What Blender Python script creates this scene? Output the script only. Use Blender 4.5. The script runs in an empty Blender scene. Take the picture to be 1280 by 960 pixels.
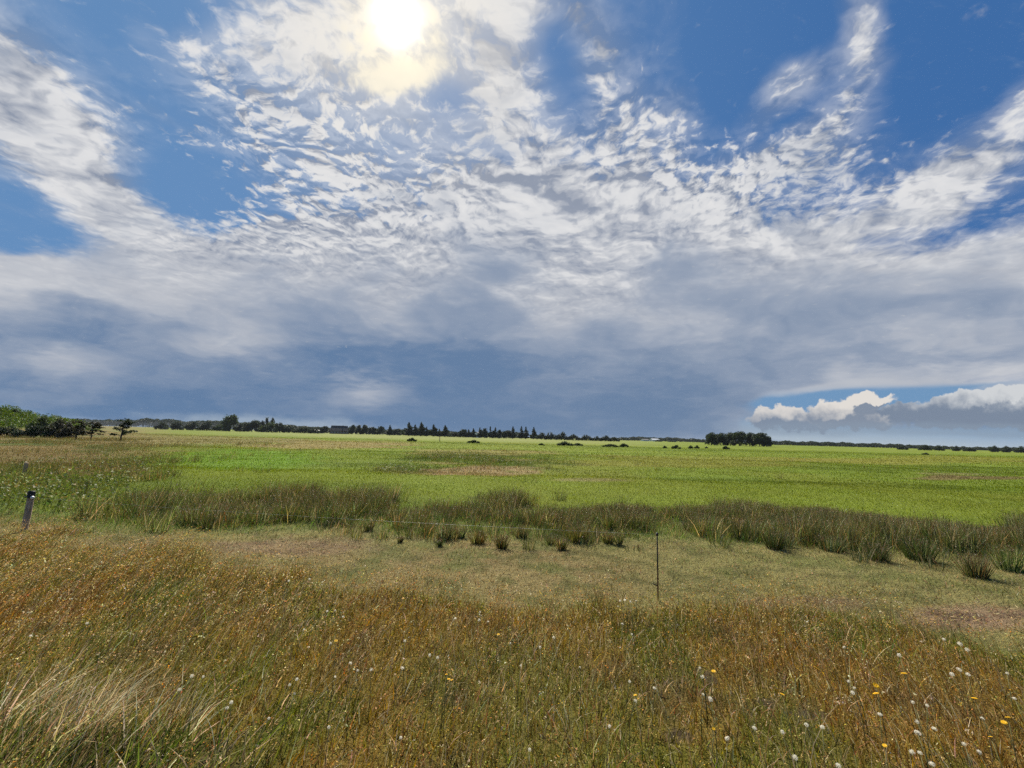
import bpy, math, random
import numpy as np
from mathutils import Vector, Matrix

random.seed(7)
rng = np.random.default_rng(11)
SC = bpy.context.scene
COL = SC.collection
R = math.radians

# ------------------------------------------------------------------ camera
CAM_H, FPX = 1.70, 540.0                  # eye height, focal length in pixels of a 1280 wide picture
PITCH, ROLL = R(6.9), R(1.5)
_f = Vector((0, math.cos(PITCH), math.sin(PITCH)))
_u0 = Vector((0, -math.sin(PITCH), math.cos(PITCH)))
_r0 = Vector((1, 0, 0))
_u = _u0 * math.cos(ROLL) - _r0 * math.sin(ROLL)
_r = _r0 * math.cos(ROLL) + _u0 * math.sin(ROLL)
camd = bpy.data.cameras.new('camera')
cam = bpy.data.objects.new('camera', camd)
COL.objects.link(cam)
cam.matrix_world = Matrix(((_r.x, _u.x, -_f.x, 0), (_r.y, _u.y, -_f.y, 0),
                           (_r.z, _u.z, -_f.z, CAM_H), (0, 0, 0, 1)))
camd.sensor_width = 36.0
camd.lens = 36.0 * FPX / 1280.0
camd.clip_start, camd.clip_end = 0.05, 20000
SC.camera = cam


def ray(px, py):
    """direction seen at a pixel of the 1280 x 960 photograph"""
    return (_f + _r * ((px - 640) / FPX) + _u * ((480 - py) / FPX)).normalized()


# ------------------------------------------------------------------ exposure, sun
EXPO = 1.0
vs = SC.view_settings
vs.view_transform, vs.look, vs.exposure, vs.gamma = 'Standard', 'None', EXPO, 1.0
vs.use_curve_mapping = False
SUN = ray(498, 22)
SUN_EL = math.asin(SUN.z)
SUN_AZ = math.atan2(SUN.x, SUN.y)
sl = bpy.data.lights.new('sun', 'SUN')
sl.energy, sl.angle, sl.color = 4.6, R(0.53), (1.0, 0.93, 0.82)
so = bpy.data.objects.new('sun', sl)
COL.objects.link(so)
so.rotation_euler = SUN.to_track_quat('Z', 'Y').to_euler()
so.location = (0, 0, 60)


# ------------------------------------------------------------------ small node language
class S:
    """a socket with arithmetic"""
    nt = None

    def __init__(s, o): s.o = o

    def _m(op, *a):
        n = S.nt.nodes.new('ShaderNodeMath'); n.operation = op
        for i, x in enumerate(a):
            if isinstance(x, S): S.nt.links.new(x.o, n.inputs[i])
            else: n.inputs[i].default_value = x
        return S(n.outputs[0])

    def __add__(a, b): return S._m('ADD', a, b)
    def __radd__(a, b): return S._m('ADD', b, a)
    def __sub__(a, b): return S._m('SUBTRACT', a, b)
    def __rsub__(a, b): return S._m('SUBTRACT', b, a)
    def __mul__(a, b): return S._m('MULTIPLY', a, b)
    def __rmul__(a, b): return S._m('MULTIPLY', b, a)
    def __truediv__(a, b): return S._m('DIVIDE', a, b)
    def __rtruediv__(a, b): return S._m('DIVIDE', b, a)
    def exp(a): return S._m('EXPONENT', a)
    def max(a, b): return S._m('MAXIMUM', a, b)
    def min(a, b): return S._m('MINIMUM', a, b)
    def pow(a, b): return S._m('POWER', a, b)
    def abs(a): return S._m('ABSOLUTE', a)
    def clamp(a): return a.max(0.0).min(1.0)

    def step(a, lo, hi, to0=0.0, to1=1.0):
        n = S.nt.nodes.new('ShaderNodeMapRange'); n.interpolation_type = 'SMOOTHSTEP'
        S.nt.links.new(a.o, n.inputs['Value'])
        n.inputs['From Min'].default_value, n.inputs['From Max'].default_value = lo, hi
        n.inputs['To Min'].default_value, n.inputs['To Max'].default_value = to0, to1
        return S(n.outputs['Result'])


def xyz(x, y, z=0.0):
    n = S.nt.nodes.new('ShaderNodeCombineXYZ')
    for i, v in enumerate((x, y, z)):
        if isinstance(v, S): S.nt.links.new(v.o, n.inputs[i])
        else: n.inputs[i].default_value = v
    return S(n.outputs[0])


def sep(v):
    n = S.nt.nodes.new('ShaderNodeSeparateXYZ'); S.nt.links.new(v.o, n.inputs[0])
    return [S(o) for o in n.outputs]


def dot(v, c):
    n = S.nt.nodes.new('ShaderNodeVectorMath'); n.operation = 'DOT_PRODUCT'
    S.nt.links.new(v.o, n.inputs[0])
    if isinstance(c, S): S.nt.links.new(c.o, n.inputs[1])
    else: n.inputs[1].default_value = tuple(c)
    return S(n.outputs['Value'])


def noise(v, scale, detail=4.0, rough=0.55, dist=0.0, lac=2.0, color=False):
    n = S.nt.nodes.new('ShaderNodeTexNoise')
    n.noise_dimensions = '2D'
    S.nt.links.new(v.o, n.inputs['Vector'])
    n.inputs['Scale'].default_value, n.inputs['Detail'].default_value = scale, detail
    n.inputs['Roughness'].default_value, n.inputs['Distortion'].default_value = rough, dist
    n.inputs['Lacunarity'].default_value = lac
    return S(n.outputs['Color' if color else 'Fac'])


def mix(f, a, b):
    n = S.nt.nodes.new('ShaderNodeMix'); n.data_type = 'RGBA'
    for i, x in ((0, f), (6, a), (7, b)):
        if isinstance(x, S): S.nt.links.new(x.o, n.inputs[i])
        elif i == 0: n.inputs[i].default_value = x
        else: n.inputs[i].default_value = (*x, 1)
    return S(n.outputs[2])


def srgb(r, g, b, k=1.0):
    return tuple(k * ((c / 255 / 12.92) if c <= 10.3 else (((c / 255) + 0.055) / 1.055) ** 2.4) for c in (r, g, b))


# ------------------------------------------------------------------ sky: Nishita + cloud decks
SKY_STRENGTH = 0.10
CK = 2 ** -EXPO / SKY_STRENGTH            # cloud radiances are quoted as seen values


def seen(r, g, b): return srgb(r, g, b, CK)


world = bpy.data.worlds.new('World')
SC.world = world
world.use_nodes = True
S.nt = nt = world.node_tree
nt.nodes.clear()
tc = nt.nodes.new('ShaderNodeTexCoord')
D = S(tc.outputs['Generated'])
nv = nt.nodes.new('ShaderNodeVectorMath'); nv.operation = 'NORMALIZE'
nt.links.new(D.o, nv.inputs[0]); D = S(nv.outputs[0])
dx, dy, dz = sep(D)

sky = nt.nodes.new('ShaderNodeTexSky')
sky.sky_type = 'NISHITA'
sky.sun_disc = False
sky.sun_elevation, sky.sun_rotation = SUN_EL, SUN_AZ
sky.air_density, sky.dust_density, sky.ozone_density = 1.0, 0.35, 3.0
clear = S(sky.outputs[0])

# sky chart: tangent plane facing north, 7 degrees above the horizon (fixed in the world)
CF = Vector((0, math.cos(R(7)), math.sin(R(7)))); CU = Vector((0, -math.sin(R(7)), math.cos(R(7))))
den = dot(D, CF).max(0.12)
ca, cb = dx / den, dot(D, CU) / den


def chart(px, py):
    d = ray(px, py); k = d.dot(CF)
    return d.x / k, d.dot(CU) / k


# cloud-plane coordinates (a flat deck overhead; parallel streaks converge on the horizon)
zz = dz.max(0.0) + 0.14
kf = dz.step(0.20, 0.52)                   # lumps are resolved only well above the horizon
kf = kf * 0.92 + dz.step(0.04, 0.2) * 0.08
P = xyz(dx / zz, dy / zz)
warp = noise(P, 1.6, 3, 0.5, color=True)
wx, wy, wz = sep(warp)
warp2 = noise(P, 7.0, 3, 0.6, color=True)
vx, vy, vz = sep(warp2)
kl = dz.step(0.01, 0.16)
vx, vy = (vx - 0.5) * kl + 0.5, (vy - 0.5) * kl + 0.5
wx, wy = (wx - 0.5) * (kl * 0.8 + 0.2) + 0.5, (wy - 0.5) * (kl * 0.8 + 0.2) + 0.5
ca_w = ca + (wx - 0.5) * 0.10 + (vx - 0.5) * 0.05
cb_w = cb + (wy - 0.5) * 0.10 + (vy - 0.5) * 0.05
UV = xyz(ca_w, cb_w)
UV0 = xyz(ca, cb)


LAST = [None]                             # chains the patches one after another: keeps the shader's stack small


def blob(px, py, rx, ry, rot=0.0, uv=None):
    """soft elliptical patch of the sky chart, 1 at its centre"""
    n = nt.nodes.new('ShaderNodeMapping'); n.vector_type = 'TEXTURE'
    nt.links.new((uv or UV).o, n.inputs['Vector'])
    a, b = chart(px, py)
    n.inputs['Location'].default_value = (a, b, 0)
    if LAST[0] is not None:
        nt.links.new(xyz(a, b, LAST[0] * 1e-7).o, n.inputs['Location'])
    n.inputs['Rotation'].default_value = (0, 0, R(rot))
    n.inputs['Scale'].default_value = (rx / FPX, ry / FPX, 1)
    v = S(n.outputs[0])
    LAST[0] = (dot(v, v) * -1.0).exp()
    return LAST[0]


def blobs(lst, uv=None):
    t = None
    for w, *b in lst:
        x = blob(*b, uv=uv) * w
        t = x if t is None else t + x
    return t


# --- coverage of the high broken deck (positive = cloud, negative = blue hole); rot is anticlockwise
cover = blobs([
    (1.2, 45, 125, 62, 150, 35), (0.9, 115, 205, 60, 95, 40), (0.6, 10, 150, 60, 70, 0), (0.6, 150, 275, 45, 22, -25), (0.45, -20, 60, 60, 60, 30),
    (1.0, 560, 230, 240, 90, 0), (0.8, 640, 130, 75, 110, 10), (0.85, 400, 110, 130, 85, -30), (0.35, 330, 60, 90, 40, 0),
    (0.7, 480, 40, 120, 75, 0), (0.75, 630, 5, 110, 45, 0), (0.5, 250, 85, 45, 25, -40), (0.4, 180, 45, 30, 16, -45),
    (0.35, 255, 172, 34, 14, -15), (0.30, 205, 150, 30, 10, -30),
    (0.75, 760, 130, 45, 120, 20), (0.75, 835, 150, 45, 55, -20), (0.5, 725, 40, 28, 55, 10),
    (0.9, 760, 260, 170, 70, 0), (0.75, 940, 215, 110, 45, 25), (0.65, 1040, 165, 75, 42, 30),
    (0.85, 985, 105, 55, 30, 35), (0.95, 1072, 45, 26, 60, 0), (0.35, 1205, 58, 22, 6, 35), (0.3, 1100, 95, 30, 12, 50),
    (0.8, 1245, 190, 150, 38, 32), (0.75, 1120, 260, 160, 42, 22), (0.5, 1290, 130, 60, 30, 35),
    (-0.75, 250, 260, 80, 55, 25), (-0.5, 230, 30, 90, 40, 0), (-0.6, 60, 300, 70, 24, -8), (-0.6, 30, 238, 60, 14, -15),
    (-0.85, 560, 125, 42, 26, -25), (-0.75, 695, 65, 26, 48, 5),
    (-0.8, 900, 70, 45, 75, 0), (-0.6, 1000, 30, 40, 40, 0), (-0.7, 1190, 110, 90, 60, 30), (-0.45, 1180, 20, 70, 50, 0),
    (-0.12, 420, 130, 150, 75, -25), (0.35, 320, 150, 60, 90, -20), (0.3, 300, 60, 80, 30, -30), (-0.35, 560, 190, 120, 30, 0), (0.5, 155, 275, 50, 20, -25), (0.35, 985, 105, 55, 28, 35), (0.45, 1072, 45, 28, 60, 0), (-0.5, 250, 210, 60, 60, 20),
    (-0.35, 960, 232, 45, 10, 15), (-0.4, 1090, 305, 60, 16, 30), (-0.4, 1230, 255, 90, 18, 28),
    (-0.5, 985, 150, 50, 12, 35), (-0.35, 870, 190, 30, 30, 0), (-0.30, 440, 170, 130, 50, -25), (-0.35, 360, 110, 90, 30, -30),
    (-0.3, 600, 180, 60, 14, -20), (-0.35, 1130, 215, 60, 14, 30), (-0.3, 700, 130, 25, 30, 0),
])
# fibrous, lumpy structure of the deck
gx, gy = dx / zz + (wx - 0.5) * 0.20 + (vx - 0.5) * 0.07, dy / zz + (wy - 0.5) * 0.20 + (vy - 0.5) * 0.07
Ps = xyz(gx, gy * 0.55)
n_big = noise(Ps, 2.4, 4, 0.55)
def cells(v, scale):
    n = nt.nodes.new('ShaderNodeTexVoronoi'); n.voronoi_dimensions = '2D'; n.feature = 'F1'
    nt.links.new(v.o, n.inputs['Vector']); n.inputs['Scale'].default_value = scale
    return 0.95 - S(n.outputs['Distance'])


q_ = noise(xyz(gx + 9.1, gy), 26.0, 3, 0.6) - 0.5
vg = xyz(gx + q_ * 0.045, gy + q_ * 0.03)
vgs = xyz(gx + q_ * 0.045 + SUN.x * 0.017, gy + q_ * 0.03 + 0.016)
n_cell = noise(xyz(gx, gy), 21.0, 4, 0.62) * 0.72 + cells(vg, 21.0) * 0.28
n_fine = noise(xyz(gx, gy * 0.8), 31.0, 3, 0.6)
n_cell_s = noise(xyz(gx + SUN.x * 0.016, gy + 0.015), 21.0, 3, 0.62) * 0.72 + cells(vgs, 21.0) * 0.28
n_mid = noise(xyz(gx + 3.7, gy * 0.9), 5.2, 3, 0.55)
n_mid_s = noise(xyz(gx + 3.7 + SUN.x * 0.05, gy * 0.9 + 0.045), 5.2, 3, 0.55)
mott = (blobs([(1.0, 400, 190, 190, 110, 0), (0.5, 300, 300, 150, 50, 0), (0.6, 900, 200, 160, 70, 0), (0.4, 760, 110, 60, 80, 0)]) + (n_big - 0.5) * 0.8).clamp()                          # lumpy here, smooth there
relief = ((n_cell - n_cell_s) * (mott * 3.2 + 0.9) + (n_mid - n_mid_s) * 3.4) * kf        # + on the side turned to the sun

# the solid deck lower down: its upper edge dips and rises
lowdeck = blobs([(1.0, 150, 400, 330, 75, 0), (1.0, 560, 360, 420, 90, 0), (1.0, 1000, 390, 380, 95, 0),
                 (0.9, 300, 500, 500, 70, 0), (0.9, 760, 490, 330, 80, 0), (0.7, 1240, 420, 160, 60, 10),
                 (0.5, 1250, 330, 180, 50, 20), (0.8, 350, 320, 140, 40, -12), (0.55, 40, 335, 110, 22, -6)])
dens = (cover * 0.80 + lowdeck * 1.2 - 0.52 + (n_big - 0.5) * 1.0 + ((n_cell - 0.5) * (mott * 3.2 + 0.8) + (n_mid - 0.5) * 1.0 + (n_fine - 0.5) * 0.5) * kf)
alpha = (dens + (n_fine - 0.5) * 0.35 * kf - 0.02).step(-0.36, 0.52)
veil = (cover + (n_big - 0.5) * 0.8 + (n_fine - 0.5) * 0.25).step(-0.15, 1.0) * 0.42
alpha = alpha.max(veil)
thick = dens.step(0.1, 1.25)

# --- radiance of the deck
shade = blobs([(0.52, 150, 490, 340, 80, 0), (0.3, 20, 410, 220, 36, 0), (0.58, 690, 505, 270, 88, 0), (0.42, 470, 450, 190, 50, 0),
               (0.35, 880, 500, 120, 55, 0), (0.30, 570, 385, 60, 22, 0), (0.25, 640, 330, 60, 22, 20),
               (0.28, 830, 322, 70, 20, 0), (0.26, 1080, 380, 260, 60, 0), (0.28, 1180, 445, 160, 14, 0), (0.2, 1000, 450, 120, 18, 3),
               (-0.75, 452, 492, 52, 22, 0), (-0.25, 60, 455, 60, 14, 0), (-0.2, 300, 430, 90, 20, 0), (-0.25, 685, 380, 18, 8, 0), (-0.25, 30, 345, 130, 18, -5), (0.3, 100, 520, 300, 22, 0),
               (0.3, 640, 545, 300, 25, -1.5)])
pale = noise(xyz(ca * 1.0 + (wx - 0.5) * 0.25, cb * 2.2 + (wy - 0.5) * 0.3), 3.6, 4, 0.58)
shade_n = (shade + 0.04 + cb.step(0.43, 0.10) * 0.13 + (n_big - 0.5) * 0.22 + (pale - 0.5) * 1.0 + (n_cell - 0.5) * 0.14 * kf).clamp()
white = mix((relief * 1.30 + 0.56 + cover * 0.10 + ((n_fine - 0.5) * 0.5 + (n_cell - 0.5) * 0.5) * kf + (n_big - 0.5) * 0.6).clamp(), seen(138, 148, 167), seen(226, 226, 227))
deck = mix(shade_n.step(0.02, 0.52), white, seen(156, 167, 185))
deck = mix(shade_n.step(0.28, 1.02), deck, mix(ca.step(-0.5, 0.5), seen(94, 124, 161), seen(108, 131, 161)))
deck = mix((thick * 0.30) * (1.0 - relief * 1.2).clamp(), deck, mix(shade_n, seen(170, 177, 190), seen(104, 128, 162)))

# blue of the clear parts
bluefix = mix(ca.step(-0.9, 1.1), seen(92, 134, 181), seen(56, 103, 161))
clear2 = mix(0.95, clear, bluefix)
col = mix(alpha, clear2, deck)

# --- far layers close to the horizon
el = dz                                    # sine of elevation
# opening under the deck on the right, with cumulus
opening = blobs([(1.0, 1060, 500, 110, 16, 4), (0.9, 1220, 490, 120, 12, 4), (0.5, 985, 497, 50, 8, 10),
                 (1.0, 1100, 545, 170, 14, -2), (0.9, 1260, 548, 120, 16, 0), (0.75, 1000, 535, 60, 22, 0)], UV0)
o_n = noise(xyz(ca, cb * 2.5), 9.0, 4, 0.6)
o_a = (opening + (o_n - 0.5) * 0.6).step(0.25, 0.75)
col = mix(o_a, col, mix((cb + ca * 0.0262).step(-0.11, -0.02), seen(170, 184, 196), seen(112, 150, 188)))
# thin pale edge of the deck above it
edge = blobs([(0.75, 1010, 487, 70, 5, 9), (0.7, 1130, 478, 110, 9, 2), (0.8, 1265, 484, 50, 5, 6)], UV0)
col = mix((edge + (o_n - 0.5) * 0.8).step(0.15, 0.9) * 0.75, col, seen(186, 190, 198))

# bright strip at the horizon on the left
strip = blobs([(0.9, 300, 530, 150, 12, -1.5), (0.6, 400, 533, 90, 10, -1.5)], UV0)
col = mix((strip + (o_n - 0.5) * 1.3).step(0.10, 1.15) * 0.65, col, seen(168, 182, 196))


c2 = xyz(ca, cb * 1.15)
cn_a, cn_b, cn_c = sep(noise(c2, 22.0, 4, 0.55, color=True))
bill = noise(c2, 60.0, 3, 0.6)
UVC = xyz(ca + (cn_a - 0.5) * 0.055, cb + (cn_b - 0.5) * 0.045)
UVS = xyz(ca + (cn_a - 0.5) * 0.055 - 0.010, cb + (cn_b - 0.5) * 0.045 + 0.014)


def cumulus(col, body, top_c, base_c, base_py):
    """heaped cloud: body blobs, billowed edge, lit upper left rim and shaded foot"""
    d0 = blobs(body, UVC); d1 = blobs(body, UVS)
    al = (d0 + (bill - 0.5) * 0.35).step(0.30, 0.56)
    lit = ((d0 - d1) * 3.4 + (bill - 0.5) * 1.1 + (cn_c - 0.5) * 1.7 + 0.50).clamp()
    ybase = chart(1050, base_py)[1]
    foot = (cb - ybase + (cn_b - 0.5) * 0.05 + (cn_c - 0.5) * 0.03).step(-0.016, 0.030)
    return mix(al, col, mix((lit * foot + (cn_c.step(0.52, 0.70) * bill.step(0.35, 0.6)) * 0.35 * foot).clamp(), base_c, top_c))


col = cumulus(col, [(1, 970, 522, 30, 10, 0), (0.8, 985, 514, 16, 9, 0), (0.8, 955, 517, 14, 8, 0), (0.9, 1000, 530, 60, 10, 0)],
              seen(216, 212, 208), seen(126, 140, 160), 528)
col = cumulus(col, [(1, 1062, 508, 30, 13, 18), (0.9, 1035, 518, 24, 11, 0), (0.8, 1090, 500, 34, 6, 3), (0.9, 1080, 524, 60, 14, 0)],
              seen(224, 219, 213), seen(130, 142, 160), 521)
col = cumulus(col, [(1, 1250, 508, 70, 20, 8), (0.9, 1180, 516, 60, 14, 10), (0.9, 1130, 513, 40, 9, 0), (0.9, 1290, 520, 80, 20, 0),
                    (0.8, 1230, 496, 60, 8, 12)],
              seen(206, 209, 212), seen(122, 136, 156), 503)
# haze band and far grey layer under the cumuli
low = blobs([(0.9, 1000, 538, 90, 9, 0), (0.9, 1150, 536, 130, 9, -1), (0.8, 1280, 538, 90, 10, 0)], UV0)
col = mix((low + (o_n - 0.5) * 0.7).step(0.2, 0.9) * 0.55, col, seen(136, 152, 170))

# --- glare of the sun behind thin cloud
cosg = dot(D, SUN)
ang = (2.0 - cosg * 2.0).max(0.0).pow(0.5)             # about the angle in radians
w1 = ang + (n_cell - 0.5) * 0.10 + (n_fine - 0.5) * 0.05 + (vx - 0.5) * 0.05
aura = w1.step(0.03, 0.34, 1.0, 0.0)
col = mix(aura * (alpha * 0.55 + 0.22), col, seen(236, 231, 222))
lobe = blobs([(0.95, 507, 88, 42, 28, 10), (0.55, 450, 55, 36, 46, 0), (0.45, 548, 45, 30, 45, 0), (0.4, 470, 100, 40, 20, 0)])
col = mix((lobe + (n_cell - 0.5) * 0.9 + (n_fine - 0.5) * 0.5).step(0.12, 0.95) * 0.9, col, seen(246, 238, 218))
w2 = (ang + (n_cell - 0.5) * 0.05 * ang.step(0.04, 0.12)).max(0.0)


def add(a, f, c):
    n = nt.nodes.new('ShaderNodeMix'); n.data_type = 'RGBA'; n.blend_type = 'ADD'
    nt.links.new(f.o, n.inputs[0]); nt.links.new(a.o, n.inputs[6]); n.inputs[7].default_value = (*c, 1)
    return S(n.outputs[2])


gauss = lambda x, w: ((x * x) * (-1.0 / (w * w))).exp()
col = add(col, gauss(w2, 0.075), tuple(0.26 * c for c in seen(255, 228, 160)))
col = add(col, gauss(ang, 0.20), tuple(0.06 * c for c in seen(255, 244, 220)))
col = add(col, gauss(ang, 0.030), tuple(2.2 * c for c in seen(255, 246, 214)))

# below the horizon: dull green-grey ground light
col = mix(dz.step(-0.03, -0.005, 1.0, 0.0), col, seen(110, 112, 96))
bg = nt.nodes.new('ShaderNodeBackground')
bg.inputs['Strength'].default_value = SKY_STRENGTH
nt.links.new(col.o, bg.inputs['Color'])
wo = nt.nodes.new('ShaderNodeOutputWorld')
nt.links.new(bg.outputs[0], wo.inputs['Surface'])
world.cycles.sampling_method = 'NONE'     # a broad soft sky: found well enough by scattered rays
SC.cycles.use_denoising = False
SC.cycles.max_bounces, SC.cycles.diffuse_bounces = 6, 3
SC.cycles.transmission_bounces, SC.cycles.glossy_bounces = 3, 2
SC.cycles.use_adaptive_sampling, SC.cycles.adaptive_threshold = True, 0.02

# ================================================================== STRUCTURE
def project(x, y, z):
    """world points (arrays) -> pixels of the 1280 x 960 photograph, and depth"""
    dzv = z - CAM_H
    d = x * _f.x + y * _f.y + dzv * _f.z
    a = x * _r.x + y * _r.y + dzv * _r.z
    b = x * _u.x + y * _u.y + dzv * _u.z
    d = np.maximum(d, 0.05)
    return 640 + FPX * a / d, 480 - FPX * b / d, d


def at_z(px, py, z):
    """point at height z that is seen at a pixel"""
    d = ray(px, py)
    t = (z - CAM_H) / d.z
    return Vector((0, 0, CAM_H)) + d * t


def at_depth(px, py, depth):
    d = ray(px, py)
    return Vector((0, 0, CAM_H)) + d * (depth / d.y)


def horizon(px): return 545 + (px - 640) * math.tan(ROLL)


class Fbm:
    """smooth value noise over the plane, about 0..1"""
    def __init__(s, seed): s.t = np.random.default_rng(seed).random((256, 256))

    def one(s, x, y):
        xi, yi = np.floor(x).astype(np.int64), np.floor(y).astype(np.int64)
        fx, fy = x - xi, y - yi
        fx, fy = fx * fx * (3 - 2 * fx), fy * fy * (3 - 2 * fy)
        t = s.t
        a, b = t[xi & 255, yi & 255], t[(xi + 1) & 255, yi & 255]
        c, d = t[xi & 255, (yi + 1) & 255], t[(xi + 1) & 255, (yi + 1) & 255]
        return (a * (1 - fx) + b * fx) * (1 - fy) + (c * (1 - fx) + d * fx) * fy

    def __call__(s, x, y, scale=1.0, octaves=3):
        x, y = x * scale, y * scale
        t, w, tot = 0, 1.0, 0
        for k in range(octaves):
            t = t + w * s.one(x + 17.3 * k, y + 5.1 * k); tot += w
            x, y, w = x * 2.03, y * 2.03, w * 0.5
        return t / tot


F1, F2, F3, F4 = Fbm(1), Fbm(2), Fbm(3), Fbm(4)


def sm(a, lo, hi):
    t = np.clip((a - lo) / (hi - lo), 0, 1)
    return t * t * (3 - 2 * t)


def verge_edge(px): return np.interp(px, [-400, 0, 150, 300, 400, 500, 640, 820, 1000, 1100, 1280, 1700], [660, 672, 686, 714, 735, 746, 752, 766, 780, 795, 818, 870])
def rush_front(px): return np.interp(px, [-400, 0, 60, 100, 300, 430, 500, 640, 720, 830, 900, 1000, 1100, 1280, 1700], [630, 640, 645, 652, 652, 645, 655, 658, 663, 664, 668, 673, 678, 686, 712])
def rush_tops(px): return np.interp(px, [-400, 60, 190, 330, 480, 640, 800, 1000, 1150, 1280, 1700], [618, 620, 601, 599, 604, 609, 613, 620, 625, 632, 660])
def rush_back(px): return horizon(px) + (rush_tops(px) - horizon(px)) * 1.40


def zones(x, y):
    """plant cover at ground points: weights of the strips, front to back"""
    px, py, d = project(x, y, np.zeros_like(x))
    near = y < 2.0
    px = np.where(near, 640, px); py = np.where(near, 2000, py)
    j = (F1(x, y, 0.9) - 0.5)
    s = np.clip((py - horizon(px)) / 100, 0.02, 3)          # keeps the ragged edges true to scale
    pyj = py + j * 46 * s
    z = {}
    z['px'], z['py'] = px, py
    z['verge'] = sm(pyj - verge_edge(px), -4 * s, 8 * s)
    z['rush'] = sm(pyj, rush_back(px) - 5, rush_back(px) + 5) * (1 - sm(pyj, rush_front(px) - 2, rush_front(px) + 6)) * sm(px + j * 60, 40, 110)
    z['strip'] = (1 - z['verge']) * sm(pyj, rush_front(px) - 3, rush_front(px) + 5)
    z['far'] = 1 - np.clip(z['verge'] + z['strip'] + z['rush'], 0, 1)
    return z


def ell(px, py, cx, cy, rx, ry, n, k=0.9):
    q = ((px - cx) / rx) ** 2 + ((py - cy) / ry) ** 2
    return sm(1.25 - q + (n - 0.5) * 2.4 * k, 0.0, 0.9)


def lerp(c, col, w): return c * (1 - w[:, None]) + np.asarray(col)[None, :] * w[:, None]


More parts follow.
